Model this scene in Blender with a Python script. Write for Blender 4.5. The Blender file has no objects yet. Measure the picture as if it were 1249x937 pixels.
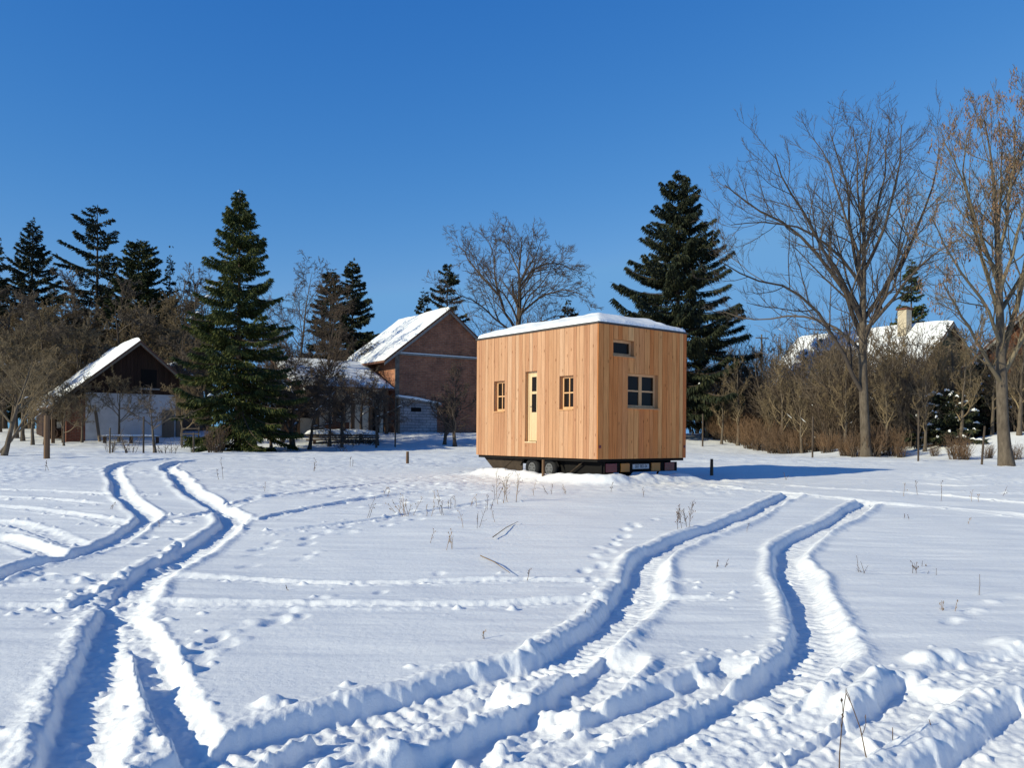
import bpy, math
import numpy as np
from mathutils import Matrix, Vector

SC = bpy.context.scene
COL = SC.collection
R = math.radians
F = 1000.0            # focal length in pixels of a 1249 px wide frame
CAMZ = 1.5
ROLL = 0.0075
HORIZ = 532.0

# ------------------------------------------------------------------ camera geometry helpers
def ray(px, py):
    du0, dv0 = px - 624.5, py - HORIZ
    return (du0 + ROLL * dv0) / F, (dv0 - ROLL * du0) / F     # x per metre of depth, drop per metre of depth

def W(px, py, Y):
    a, b = ray(px, py)
    return np.array([a * Y, Y, CAMZ - b * Y])

def sstep(a, b, x):
    t = np.clip((np.asarray(x, float) - a) / (b - a), 0, 1)
    return t * t * (3 - 2 * t)

def terrain(x, y):
    x = np.asarray(x, float); y = np.asarray(y, float)
    z = .34 * sstep(8, 20, y) + .14 * sstep(20, 27, y) + .14 * sstep(28, 40, y)
    sh = 2.5 * sstep(4, 12, x)
    z = z + 1.12 * sstep(44, 61, y - sh) + 0.3 * sstep(62, 120, y)
    z = z + 1.25 * np.exp(-((x - 25.5) / 4.5) ** 2 - ((y - 41) / 3.2) ** 2)
    z = z + .5 * np.exp(-((x - 18.5) / 2.5) ** 2 - ((y - 43) / 2.2) ** 2)
    z = z + .05 * np.sin(x * .21 + 1) * np.sin(y * .17) * sstep(5, 14, y)
    return z

_Z = np.concatenate([np.arange(2.2, 40, .03), np.arange(40, 140, .1)])
def ground(px, py):
    a, b = ray(px, py)
    d = CAMZ - b * _Z - terrain(a * _Z, _Z)
    i = np.argmax(d < 0)
    if d[i] >= 0: i = len(_Z) - 1
    Y = _Z[i]
    return np.array([a * Y, Y, float(terrain(a * Y, Y))])

def at_depth(px, Y):
    a, _ = ray(px, HORIZ)
    return np.array([a * Y, Y, float(terrain(a * Y, Y))])

# ------------------------------------------------------------------ numpy noise
def _hash(ix, iy, seed):
    h = (ix.astype(np.int64) * 374761393 + iy.astype(np.int64) * 668265263 + seed * 974711) & 0x7fffffff
    h = ((h ^ (h >> 13)) * 1274126177) & 0x7fffffff
    return ((h ^ (h >> 16)) & 0xffff) / 65535.0

def vnoise(x, y, seed=0):
    ix, iy = np.floor(x), np.floor(y)
    fx, fy = x - ix, y - iy
    fx = fx * fx * fx * (fx * (fx * 6 - 15) + 10); fy = fy * fy * fy * (fy * (fy * 6 - 15) + 10)
    a = _hash(ix, iy, seed); b = _hash(ix + 1, iy, seed); c = _hash(ix, iy + 1, seed); d = _hash(ix + 1, iy + 1, seed)
    return (a + (b - a) * fx + (c - a) * fy + (a - b - c + d) * fx * fy) * 2 - 1

def fbm(x, y, octv=3, seed=0):
    s = 0; amp = 1
    for o in range(octv):
        s = s + amp * vnoise(x * 2 ** o + 17.3 * o, y * 2 ** o - 9.1 * o, seed + o); amp *= .5
    return s / 1.75

# ------------------------------------------------------------------ objects
def tag(o, label=None, cat=None, group=None, kind=None):
    if label: o['label'] = label
    if cat: o['category'] = cat
    if group: o['group'] = group
    if kind: o['kind'] = kind
    return o

def empty(name, loc, rz=0, label=None, cat=None, group=None):
    o = bpy.data.objects.new(name, None); COL.objects.link(o)
    o.location = [float(v) for v in loc]; o.rotation_euler = (0, 0, rz)
    o.empty_display_size = .2
    return tag(o, label, cat, group)

class MB:
    """collects polygons, links them as one mesh object"""
    def __init__(s): s.v = []; s.f = []; s.n = 0; s.big = []
    def add(s, verts, faces):
        verts = [tuple(map(float, v)) for v in verts]
        s.v += verts; s.f += [tuple(i + s.n for i in f) for f in faces]; s.n += len(verts)
    def box(s, x0, x1, y0, y1, z0, z1):
        s.add([(x0, y0, z0), (x1, y0, z0), (x1, y1, z0), (x0, y1, z0), (x0, y0, z1), (x1, y0, z1), (x1, y1, z1), (x0, y1, z1)],
              [(0, 3, 2, 1), (4, 5, 6, 7), (0, 1, 5, 4), (1, 2, 6, 5), (2, 3, 7, 6), (3, 0, 4, 7)])
        return s
    def prism(s, poly, axis, a0, a1):
        """extrude a 2-D polygon along an axis ('x': poly in (y,z), 'y': (x,z), 'z': (x,y))"""
        n = len(poly)
        def p(u, w, a): return {'x': (a, u, w), 'y': (u, a, w), 'z': (u, w, a)}[axis]
        v = [p(u, w, a0) for u, w in poly] + [p(u, w, a1) for u, w in poly]
        s.add(v, [tuple(range(n)), tuple(range(2 * n - 1, n - 1, -1))] + [(i, i + n, (i + 1) % n + n, (i + 1) % n) for i in range(n)])
        return s
    def bar(s, p, q, r, sides=6, r2=None):
        P, RR = tubes_arrays(np.array([[p, q]], float), np.array([[r, r if r2 is None else r2]], float), sides)
        s.arr(P, RR); return s
    def path(s, pts, rad, sides=6):
        P, RR = tubes_arrays(np.array([pts], float), np.array([rad], float), sides); s.arr(P, RR); return s
    def ring(s, c, axis, R0, r, n=20, m=8):
        c = np.array(c, float); axis = np.array(axis, float); axis /= np.linalg.norm(axis)
        u = np.cross(axis, [0, 0, 1.]); u /= np.linalg.norm(u); w = np.cross(axis, u)
        v = []; f = []
        for i in range(n):
            a = 2 * math.pi * i / n; e = u * math.cos(a) + w * math.sin(a)
            for j in range(m):
                b = 2 * math.pi * j / m
                v.append(c + e * (R0 + r * math.cos(b)) + axis * r * 1.25 * math.sin(b))
        for i in range(n):
            for j in range(m):
                f.append((i * m + j, ((i + 1) % n) * m + j, ((i + 1) % n) * m + (j + 1) % m, i * m + (j + 1) % m))
        s.add(v, f); return s
    def arr(s, verts, quads):
        s.big.append((np.asarray(verts, np.float32), np.asarray(quads, np.int32)))
    def build(s, name, mat, parent=None, smooth=False, bevel=0):
        me = mesh_from(name, s)
        if mat: me.materials.append(mat)
        o = bpy.data.objects.new(name, me); COL.objects.link(o)
        if parent: o.parent = parent
        if len(me.polygons): me.polygons.foreach_set('use_smooth', np.full(len(me.polygons), bool(smooth)))
        if bevel:
            b = o.modifiers.new('bevel', 'BEVEL'); b.width = bevel; b.segments = 2; b.limit_method = 'ANGLE'
        return o

def mesh_from(name, mb):
    me = bpy.data.meshes.new(name)
    vs = [np.array(mb.v, np.float32).reshape(-1, 3)]; loops = []; tot = []
    off = mb.n
    for f in mb.f: loops.append(np.array(f, np.int32)); tot.append(len(f))
    loops = [np.concatenate(loops)] if loops else []
    tots = [np.array(tot, np.int32)] if tot else []
    for v, q in mb.big:
        vs.append(v); loops.append((q + off).ravel()); tots.append(np.full(len(q), q.shape[1], np.int32)); off += len(v)
    V = np.concatenate(vs); Lp = np.concatenate(loops) if loops else np.zeros(0, np.int32); T = np.concatenate(tots) if tots else np.zeros(0, np.int32)
    me.vertices.add(len(V)); me.vertices.foreach_set('co', V.ravel())
    me.loops.add(len(Lp)); me.loops.foreach_set('vertex_index', Lp)
    me.polygons.add(len(T)); st = np.concatenate([[0], np.cumsum(T)[:-1]]).astype(np.int32) if len(T) else T
    me.polygons.foreach_set('loop_start', st); me.polygons.foreach_set('loop_total', T)
    me.update(calc_edges=True); me.validate()
    return me

def tubes_arrays(P, Rr, sides):
    """P (B,n,3) paths, Rr (B,n) radii -> verts, quads (with no caps)"""
    B, n, _ = P.shape
    T = np.gradient(P, axis=1); T /= np.linalg.norm(T, axis=2, keepdims=True) + 1e-9
    D = P[:, -1] - P[:, 0]; D /= np.linalg.norm(D, axis=1, keepdims=True) + 1e-9
    ref = np.where(np.abs(D[:, 2:3]) > .8, np.array([[1., 0, 0]]), np.array([[0, 0, 1.]]))[:, None, :]
    U = np.cross(T, np.broadcast_to(ref, T.shape)); U /= np.linalg.norm(U, axis=2, keepdims=True) + 1e-9
    V = np.cross(T, U)
    a = 2 * np.pi * np.arange(sides) / sides
    ring = P[:, :, None, :] + Rr[:, :, None, None] * (U[:, :, None, :] * np.cos(a)[None, None, :, None] + V[:, :, None, :] * np.sin(a)[None, None, :, None])
    verts = ring.reshape(-1, 3)
    b, i, j = np.meshgrid(np.arange(B), np.arange(n - 1), np.arange(sides), indexing='ij')
    k = (b * n + i) * sides; k2 = k + sides; j2 = (j + 1) % sides
    quads = np.stack([k + j, k + j2, k2 + j2, k2 + j], -1).reshape(-1, 4)
    return verts, quads

# ------------------------------------------------------------------ materials
def mat(name, base, rough=.8, spec=.3, metal=0):
    m = bpy.data.materials.new(name); m.use_nodes = True
    b = m.node_tree.nodes['Principled BSDF']
    b.inputs['Base Color'].default_value = (*base, 1); b.inputs['Roughness'].default_value = rough
    b.inputs['Specular IOR Level'].default_value = spec; b.inputs['Metallic'].default_value = metal
    return m

class NT:
    def __init__(s, m): s.t = m.node_tree; s.b = s.t.nodes['Principled BSDF']
    def n(s, typ, **kw):
        x = s.t.nodes.new(typ)
        for k, v in kw.items():
            if k in x.inputs.keys(): x.inputs[k].default_value = v
            else: setattr(x, k, v)
        return x
    def l(s, a, b): s.t.links.new(a, b)
    def coord(s, scale=(1, 1, 1), island=0, kind='Object'):
        c = s.n('ShaderNodeTexCoord'); mp = s.n('ShaderNodeMapping'); mp.inputs['Scale'].default_value = scale
        s.l(c.outputs[kind], mp.inputs['Vector'])
        if island:
            g = s.n('ShaderNodeNewGeometry'); mu = s.n('ShaderNodeMath', operation='MULTIPLY'); mu.inputs[1].default_value = island
            s.l(g.outputs['Random Per Island'], mu.inputs[0]); s.l(mu.outputs[0], mp.inputs['Location'])
        return mp.outputs['Vector']
    def noise(s, vec, scale, detail=3, rough=.55):
        x = s.n('ShaderNodeTexNoise'); x.inputs['Scale'].default_value = scale; x.inputs['Detail'].default_value = detail; x.inputs['Roughness'].default_value = rough
        s.l(vec, x.inputs['Vector']); return x.outputs['Fac']
    def ramp(s, fac, stops, interp='LINEAR'):
        r = s.n('ShaderNodeValToRGB'); r.color_ramp.interpolation = interp
        e = r.color_ramp.elements
        while len(e) < len(stops): e.new(.5)
        for k, (p, c) in enumerate(stops): e[k].position = p; e[k].color = (*c, 1) if len(c) == 3 else c
        s.l(fac, r.inputs[0]); return r.outputs['Color']
    def mix(s, fac, a, b, mode='MIX'):
        x = s.n('ShaderNodeMix', data_type='RGBA', blend_type=mode)
        for val, idx in ((fac, 0), (a, 6), (b, 7)):
            if isinstance(val, (int, float)): x.inputs[idx].default_value = val
            elif isinstance(val, tuple): x.inputs[idx].default_value = (*val, 1)
            else: s.l(val, x.inputs[idx])
        return x.outputs[2]
    def color(s, out): s.l(out, s.b.inputs['Base Color'])
    def bump(s, h, strength=.5, dist=.02):
        b = s.n('ShaderNodeBump'); b.inputs['Strength'].default_value = strength; b.inputs['Distance'].default_value = dist
        s.l(h, b.inputs['Height']); s.l(b.outputs[0], s.b.inputs['Normal'])
    def rnd(s): return s.n('ShaderNodeNewGeometry').outputs['Random Per Island']
    def objrnd(s): return s.n('ShaderNodeObjectInfo').outputs['Random']

def snow_mat():
    m = mat('snow', (.9, .92, .94), .55, .25); t = NT(m)
    c = t.coord()
    big = t.noise(c, .6, 3)
    t.color(t.ramp(big, [(.3, (.87, .89, .92)), (.7, (.93, .94, .95))]))
    f1 = t.noise(c, 16, 5, .65); f2 = t.noise(c, 120, 2, .6)
    a = t.n('ShaderNodeMath', operation='MULTIPLY_ADD'); a.inputs[1].default_value = .25
    t.l(f2, a.inputs[0]); t.l(f1, a.inputs[2])
    t.bump(a.outputs[0], .4, .02)
    return m

def snow_plain():
    m = mat('snow_cap', (.9, .92, .94), .6, .2); t = NT(m)
    f = t.noise(t.coord(), 6, 5, .6); t.bump(f, .4, .06)
    return m

def wood_mat(name, tones, grain=.35, knots=True, along=2, rough=.65, relief=.25):
    """planks: every board its own tone, grain running along one axis"""
    m = mat(name, tones[0], rough, .12); t = NT(m)
    sc = [42, 42, 42]; sc[along] = 1.6
    v = t.coord(tuple(sc), island=60)
    g1 = t.noise(v, 1.0, 5, .6)
    sc2 = [9, 9, 9]; sc2[along] = .55
    g2 = t.noise(t.coord(tuple(sc2), island=31), 1.0, 3, .5)
    n = len(tones)
    base = t.ramp(t.rnd(), [((k + .5) / n, c) for k, c in enumerate(tones)])
    dark = t.ramp(g1, [(.3, (.55, .47, .4)), (.52, (.96, .95, .93)), (.75, (1.1, 1.1, 1.08))])
    c = t.mix(grain * 1.6 if grain < .6 else 1.0, base, dark, 'MULTIPLY')
    tone = t.ramp(g2, [(.3, (.84, .79, .75)), (.7, (1.04, 1.03, 1.02))])
    c = t.mix(.8, c, tone, 'MULTIPLY')
    if knots:
        sk = [7, 7, 7]; sk[along] = 2.6
        vo = t.n('ShaderNodeTexVoronoi'); vo.inputs['Scale'].default_value = 1.0
        t.l(t.coord(tuple(sk), island=47), vo.inputs['Vector'])
        kf = t.ramp(vo.outputs['Distance'], [(.0, (.42, .3, .22)), (.09, (.5, .38, .3)), (.14, (1, 1, 1))])
        c = t.mix(.75, c, kf, 'MULTIPLY')
    t.color(c)
    if relief: t.bump(g1, relief, .004)
    return m

def bark_mat(name, a, b, scale=9):
    m = mat(name, a, .9, .15); t = NT(m)
    f = t.noise(t.coord((1, 1, .35)), scale, 4, .65)
    t.color(t.ramp(f, [(.3, a), (.7, b)])); t.bump(f, .6, .03)
    return m

def twig_mat(name, a, b):
    m = mat(name, a, .9, .15); t = NT(m)
    c = t.mix(t.rnd(), a, b); c2 = t.mix(t.objrnd(), (.8, .82, .85), (1.12, 1.05, .95))
    t.color(t.mix(1.0, c, c2, 'MULTIPLY'))
    return m

def needle_mat(name, dark, mid, tip):
    m = mat(name, mid, .7, .2); t = NT(m)
    n = t.noise(t.coord(), .55, 3, .6)
    c = t.ramp(t.rnd(), [(0, dark), (.6, mid), (1, tip)])
    c = t.mix(1.0, c, t.ramp(n, [(.35, (.6, .68, .7)), (.68, (1.3, 1.2, .9))]), 'MULTIPLY')
    t.color(c)
    return m

def patchy(name, a, b, scale=3, rough=.85, bump=.3, stretch=(1, 1, 1)):
    m = mat(name, a, rough, .2); t = NT(m)
    f = t.noise(t.coord(stretch), scale, 5, .65)
    t.color(t.ramp(f, [(.3, a), (.7, b)])); t.bump(f, bump, .03)
    return m

def brick_mat(name, c1, c2, mort, scale=1.0):
    m = mat(name, c1, .9, .15); t = NT(m)
    v = t.coord()
    sep = t.n('ShaderNodeSeparateXYZ'); t.l(v, sep.inputs[0])
    ad = t.n('ShaderNodeMath', operation='ADD'); t.l(sep.outputs[0], ad.inputs[0]); t.l(sep.outputs[1], ad.inputs[1])
    cb = t.n('ShaderNodeCombineXYZ'); t.l(ad.outputs[0], cb.inputs[0]); t.l(sep.outputs[2], cb.inputs[1])
    br = t.n('ShaderNodeTexBrick'); t.l(cb.outputs[0], br.inputs['Vector'])
    br.inputs['Color1'].default_value = (*c1, 1); br.inputs['Color2'].default_value = (*c2, 1); br.inputs['Mortar'].default_value = (*mort, 1)
    br.inputs['Scale'].default_value = 1; br.inputs['Brick Width'].default_value = .28 * scale; br.inputs['Row Height'].default_value = .09 * scale; br.inputs['Mortar Size'].default_value = .012 * scale
    n = t.noise(v, .8, 5, .7); n2 = t.noise(v, 5, 4, .7)
    c = t.mix(1.0, br.outputs['Color'], t.ramp(n, [(.3, (.55, .55, .58)), (.7, (1.25, 1.15, 1.1))]), 'MULTIPLY')
    c = t.mix(.6, c, t.ramp(n2, [(.35, (.6, .6, .6)), (.65, (1.2, 1.2, 1.2))]), 'MULTIPLY')
    t.color(c); t.bump(br.outputs['Fac'], .3, -.01)
    return m

M = {}
M['snow'] = snow_mat(); M['cap'] = snow_plain()
M['larch'] = wood_mat('larch_cladding', [(.47, .25, .142), (.57, .335, .205), (.50, .275, .155), (.60, .39, .255), (.41, .20, .112), (.54, .315, .185), (.45, .235, .135)])
M['larch_end_lifted'] = wood_mat('larch_end_cladding_lifted', [(.78, .29, .095), (.88, .41, .155), (.70, .22, .07), (.90, .49, .21), (.80, .33, .11), (.62, .17, .055), (.86, .38, .135), (.74, .26, .08)], grain=.45, rough=.85, relief=.25)  # redder boards, with extra light painted into the tones of this shaded end
M['frame'] = wood_mat('pine_frame', [(.66, .38, .19), (.72, .44, .24)], grain=.2, knots=False)
M['doorwood'] = wood_mat('spruce_door', [(.66, .50, .31), (.70, .54, .34)], grain=.15, knots=False)
M['reveal'] = wood_mat('larch_reveal', [(.52, .28, .14), (.58, .33, .17)], grain=.25, knots=False)
M['glass'] = mat('dark_glass', (.016, .011, .008), .05, .14)
M['trim'] = mat('dark_metal_trim', (.05, .04, .035), .5, .4)
M['steel'] = patchy('galvanised_steel', (.22, .22, .22), (.36, .36, .36), 8, .45, .1)
M['chassis'] = mat('black_chassis', (.012, .011, .011), .85, .1)
M['under'] = patchy('underfloor_board', (.035, .026, .02), (.07, .05, .036), 5)
M['rubber'] = mat('tyre_rubber', (.018, .018, .02), .8, .2)
M['rim'] = mat('wheel_rim', (.13, .13, .135), .6, .3, .2)
M['red'] = mat('red_lens', (.13, .008, .014), .25, .5)
M['orange'] = mat('orange_lens', (.42, .16, .015), .3, .5)
M['plate'] = mat('white_plate', (.5, .52, .55), .4, .4)
M['ink'] = mat('black_print', (.02, .02, .03), .6, .2)
M['bark'] = bark_mat('bark', (.07, .055, .042), (.155, .125, .095))
M['bark_dark'] = bark_mat('bark_dark', (.05, .037, .03), (.11, .085, .065))
M['bark_light'] = bark_mat('bark_light', (.10, .08, .058), (.20, .165, .12))
M['twig'] = twig_mat('twig', (.085, .067, .054), (.19, .155, .12))
M['twig_olive'] = twig_mat('twig_olive', (.13, .10, .064), (.27, .215, .14))
M['twig_red'] = twig_mat('twig_red', (.12, .075, .048), (.25, .165, .105))
M['twig_dark'] = twig_mat('twig_dark', (.06, .046, .038), (.14, .108, .084))
M['twig_grey'] = twig_mat('twig_grey', (.05, .042, .038), (.12, .10, .085))
M['keys'] = twig_mat('seed_keys', (.14, .085, .055), (.26, .165, .105))
M['straw'] = twig_mat('dry_straw', (.20, .13, .075), (.36, .25, .15))
M['stalk'] = twig_mat('dark_stalk', (.07, .045, .032), (.16, .105, .07))
M['spruce'] = needle_mat('spruce_needles', (.022, .036, .014), (.05, .07, .022), (.13, .125, .035))
M['spruce_dark'] = needle_mat('dark_needles', (.014, .021, .016), (.028, .038, .024), (.06, .06, .03))
M['pine'] = needle_mat('pine_needles', (.022, .032, .018), (.045, .060, .026), (.085, .085, .036))
M['brick'] = brick_mat('old_brick', (.44, .185, .105), (.31, .13, .08), (.33, .235, .17), 1.4)
M['brick_red'] = brick_mat('red_brick', (.25, .085, .055), (.18, .06, .04), (.2, .15, .12))
M['block'] = brick_mat('whitewashed_block', (.42, .44, .47), (.33, .36, .40), (.22, .23, .25), 2.2)
M['white_wall'] = patchy('white_render', (.46, .47, .50), (.62, .63, .66), 1.8)
M['cream'] = patchy('cream_render', (.68, .58, .44), (.82, .74, .6), 1.2)
M['stone'] = patchy('grey_stone', (.10, .085, .07), (.24, .2, .165), 5, .9, .6)
M['darkwood'] = wood_mat('dark_boards', [(.035, .02, .015), (.055, .032, .024), (.045, .027, .02)], knots=False)
M['redwood'] = wood_mat('red_brown_boards', [(.13, .055, .03), (.17, .075, .042), (.10, .042, .026)], knots=False)
M['greywood'] = wood_mat('weathered_boards', [(.17, .14, .11), (.22, .18, .14), (.13, .105, .085)], knots=False)
M['postwood'] = wood_mat('post_wood', [(.13, .08, .048), (.17, .11, .07)], knots=False)
M['greenwall'] = patchy('dark_green_boards', (.045, .055, .028), (.085, .085, .045), 3, stretch=(6, 6, .6))
M['tile'] = patchy('old_roof_tile', (.12, .055, .04), (.2, .1, .07), 6)
M['asbestos'] = patchy('grey_roof_edge', (.2, .19, .18), (.32, .31, .29), 6)
M['void'] = mat('dark_opening', (.012, .011, .011), .9, .1)
M['chimney'] = patchy('chimney_render', (.45, .38, .28), (.6, .52, .4), 4)

# ------------------------------------------------------------------ snow field with wheel ruts
def catmull(P, n=8):
    P = np.array(P, float); Q = np.vstack([2 * P[0] - P[1], P, 2 * P[-1] - P[-2]])
    out = []
    for i in range(1, len(Q) - 2):
        for t in np.linspace(0, 1, n, endpoint=False):
            a, b, c, d = Q[i - 1:i + 3]
            out.append(.5 * ((2 * b) + (c - a) * t + (2 * a - 5 * b + 4 * c - d) * t * t + (3 * b - a - 3 * c + d) * t ** 3))
    out.append(P[-1]); return np.array(out)

# (points in photograph pixels, half width m, depth m, berm m, fade-in at start, fade-out at end, tread strength)
TR = [
 ([(20,1100),(58,1000),(84,937),(101,895),(112,850),(127,800),(143,756),(176,706),(232,674),(268,650),(284,633),(262,616),(231,599),(216,581),(203,571),(215,565),(250,561)], .20, .125, .050, 0, .05, 1.0),
 ([(-60,722),(0,705),(42,690),(80,682),(127,665),(165,645),(181,631),(166,618),(150,604),(144,588),(138,574),(150,566),(185,562),(235,558)], .18, .11, .045, 0, .05, .6),
 ([(-40,655),(0,656),(30,664),(55,675),(85,683)], .17, .10, .06, 0, .2, .5),
 ([(120,722),(160,757),(180,790),(200,842),(226,890),(262,945),(310,1010)], .125, .105, .02, .12, 0, .4),
 ([(284,633),(320,634),(352,626),(420,613),(500,602),(600,596)], .15, .07, .03, .05, .3, .3),
 ([(196,640),(254,625),(305,610),(380,600),(470,590),(560,583)], .15, .06, .03, .15, .3, .3),
 ([(-50,594),(0,597),(70,599),(140,604),(190,606)], .16, .06, .03, 0, .15, .2),
 ([(-50,604),(0,607),(60,610),(138,617)], .15, .05, .02, 0, .25, .2),
 ([(-60,714),(0,713),(42,711),(130,705),(200,703),(420,711),(600,707),(760,710),(840,709),(920,708)], .12, .045, .028, .1, .15, .3),
 ([(-60,742),(0,741),(100,741),(190,739),(420,740),(560,738),(730,733),(815,731),(940,731)], .13, .045, .03, .1, .15, .3),
 # the pair sweeping up to the right
 ([(120,1010),(200,960),(292,915),(352,893),(420,874),(506,851),(569,834),(629,822),(675,812),(710,788),(752,756),(776,728),(784,702),(796,680),(822,665),(842,655),(885,641),(927,622),(957,607),(972,602)], .21, .135, .06, 0, .03, .8),
 ([(800,925),(885,880),(948,836),(985,808),(1000,788),(992,757),(979,722),(969,702),(962,686),(963,672),(988,652),(1030,631),(1050,617),(1066,611)], .20, .13, .06, .08, .03, .9),
 ([(300,960),(400,912),(470,888),(548,868),(600,855),(640,847)], .17, .11, .075, 0, .12, .12),
 ([(380,1010),(519,940),(603,900),(655,878),(690,858),(720,838),(752,812),(765,795)], .18, .125, .075, 0, .1, .12),
 ([(440,1040),(560,965),(640,925),(709,896),(760,874),(830,846),(880,820),(905,800)], .17, .11, .06, 0, .12, .12),
 ([(560,1060),(700,975),(800,925),(842,900),(897,866),(944,836),(965,815)], .18, .12, .06, 0, .12, .12),
 ([(660,1060),(790,965),(842,934),(906,908),(978,876),(1020,850)], .17, .10, .05, 0, .12, .1),
 ([(780,1060),(900,965),(960,937),(1005,916),(1060,889),(1098,864),(1126,842),(1145,830)], .20, .13, .09, 0, .08, .15),
 ([(1110,850),(1150,832),(1198,812),(1260,800),(1320,800)], .15, .05, .03, .1, 0, .2),
 ([(1060,1020),(1150,962),(1195,930),(1240,900),(1300,860)], .19, .12, .09, 0, 0, .15),
 ([(830,588),(900,596),(990,605),(1063,613),(1139,618),(1260,631)], .17, .06, .03, .2, 0, .3),
 ([(830,583),(920,590),(1012,596),(1147,604),(1270,616)], .17, .06, .03, .2, 0, .3),
 ([(1040,588),(1126,590),(1185,593),(1270,588)], .16, .06, .03, .3, 0, .3),
 ([(1100,600),(1180,601),(1270,603)], .16, .05, .03, .3, 0, .3),
 ([(-50,616),(40,622),(110,632),(165,645)], .15, .06, .03, 0, .2, .3),
 ([(-50,634),(20,640),(70,655),(110,672)], .15, .06, .03, 0, .2, .3),
 ([(300,655),(420,640),(560,618),(640,606)], .14, .045, .02, .2, .3, .3),
 # turning scrapes across the junction at the left
 ([(60,760),(110,735),(150,715),(200,690),(240,660)], .18, .07, .04, .2, .2, .4),
]

def make_snow():
    ys = [2.0]
    while ys[-1] < 90:
        y = ys[-1]
        d = .016 if y < 6 else .016 + (y - 6) * .0016 if y < 14 else .03 + (y - 14) * .004 if y < 26 else .08 + (y - 26) * .012
        ys.append(y + d)
    while ys[-1] < 1500: ys.append(ys[-1] * 1.12)
    ys = np.array(ys); nu = 1000
    # denser in the middle of the fan
    t = np.linspace(-1, 1, nu); u = .80 * t + .25 * t ** 5
    Y, U = np.meshgrid(ys, u, indexing='ij')
    X = U * (Y + 1.3)
    near = Y < 70
    H = terrain(X, Y)
    x, y = X[near], Y[near]
    h = np.zeros_like(x)
    # soft swells of the meadow under the snow, stretched sideways
    h += .030 * fbm(x * .55, y * .9, 3, 3) + .013 * fbm(x * .8, y * 4.2, 3, 8) * sstep(3, 7, y)
    # bumpy, trodden snow towards the hut
    churn = sstep(15, 19, y) * (1 - sstep(30, 40, y)) * (.15 + .7 * sstep(.0, .5, fbm(x * .22, y * .22, 2, 21) + .25 * sstep(-9, -2, x) * sstep(4, 0, x)))
    h += churn * (.055 * np.abs(fbm(x * 2.3, y * 2.0, 3, 30)) + .02 * fbm(x * 6, y * 5, 2, 33))
    far = sstep(26, 34, y); h += far * .05 * fbm(x * 1.2, y * 1.0, 3, 41)
    carve = np.zeros_like(x); berm = np.zeros_like(x); inside = np.zeros_like(x); tread = np.zeros_like(x); lump = np.zeros_like(x)
    ragged = .020 * fbm(x * 7, y * 7, 2, 50) + .022 * fbm(x * 20, y * 20, 3, 53) * sstep(11, 6, y) + .035 * fbm(x * 1.5, y * 1.5, 2, 57)
    lumpw = sstep(3, 5, y) * .6 + .4
    for k, (pts, w, dep, bh, fi, fo, trd) in enumerate(TR):
        dep *= .72 if dep > .08 else .55; w *= .93; bh *= 1 if dep > .05 else .6
        G = np.array([ground(*p)[:2] if p[1] < 1150 else ground(p[0], 1150)[:2] for p in pts])
        C = catmull(G, 9)
        seg = np.diff(C, axis=0); sl = np.linalg.norm(seg, axis=1); S = np.concatenate([[0], np.cumsum(sl)]); tot = S[-1]
        best = np.full(x.shape, 9e9); bs = np.zeros_like(x); bsgn = np.zeros_like(x); bl = np.zeros_like(x)
        for i in range(len(seg)):
            m = .75
            x0, x1 = sorted((C[i, 0], C[i + 1, 0])); y0, y1 = sorted((C[i, 1], C[i + 1, 1]))
            idx = np.nonzero((x > x0 - m) & (x < x1 + m) & (y > y0 - m) & (y < y1 + m))[0]
            if not len(idx): continue
            qx = x[idx] - C[i, 0]; qy = y[idx] - C[i, 1]
            tt = np.clip((qx * seg[i, 0] + qy * seg[i, 1]) / (sl[i] ** 2 + 1e-12), 0, 1)
            dx = qx - tt * seg[i, 0]; dy = qy - tt * seg[i, 1]
            d = np.hypot(dx, dy); b = d < best[idx]; j = idx[b]
            best[j] = d[b]; bs[j] = S[i] + tt[b] * sl[i]; bsgn[j] = np.sign(qx * seg[i, 1] - qy * seg[i, 0])[b]; bl[j] = ((dx * .866 + dy * .5) / (d + 1e-6))[b]
        ok = np.nonzero(best < .75)[0]
        d, s, sg = best[ok], bs[ok], bsgn[ok]
        env = np.ones_like(s)
        if fi: env *= sstep(0, fi * tot, s)
        if fo: env *= sstep(0, fo * tot, tot - s)
        ww = w * (1 + .16 * vnoise(s * .9, np.full_like(s, k * 7.7), 61)) ; dd = d + ragged[ok] * (.8 if y[ok].size else 1)
        soft = np.clip(bl[ok], 0, 1) * (.75 + .5 * vnoise(s * 1.7, sg + k * 3.1, 65)); prof = 1 - sstep(.78 - .62 * soft, 1.08 + .75 * soft, dd / ww)
        c = -dep * env * prof
        carve[ok] = np.minimum(carve[ok], c)
        inside[ok] = np.maximum(inside[ok], prof * env)
        lum = .8 + .45 * vnoise(s * 1.3 + 3, sg * 5 + k, 71) + .15 * vnoise(s * 7, sg * 3 + k, 73)
        b = .6 * bh * env * np.exp(-((dd - 1.42 * ww) / (.36 * ww)) ** 2) * np.clip(lum, .05, 2)
        berm[ok] = np.maximum(berm[ok], b)
        lump[ok] = np.maximum(lump[ok], env * np.exp(-((d - 1.4 * w) / (.6 * w)) ** 2))
        tr = trd * np.sin(s * 2 * np.pi / .105 + sg * .9 * d / w * 2) * prof * env * sstep(.95, .6, d / ww)
        tread[ok] = np.where(np.abs(tr) > np.abs(tread[ok]), tr, tread[ok])
    h += carve + berm * (1 - inside * .8)
    h += lump * (.007 * np.clip(fbm(x * 9, y * 9, 3, 81), -.2, 1) + .006 * np.clip(fbm(x * 3.6, y * 3.6, 2, 85) - .1, 0, 1)) * lumpw
    near_track = np.maximum(inside, lump)
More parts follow.
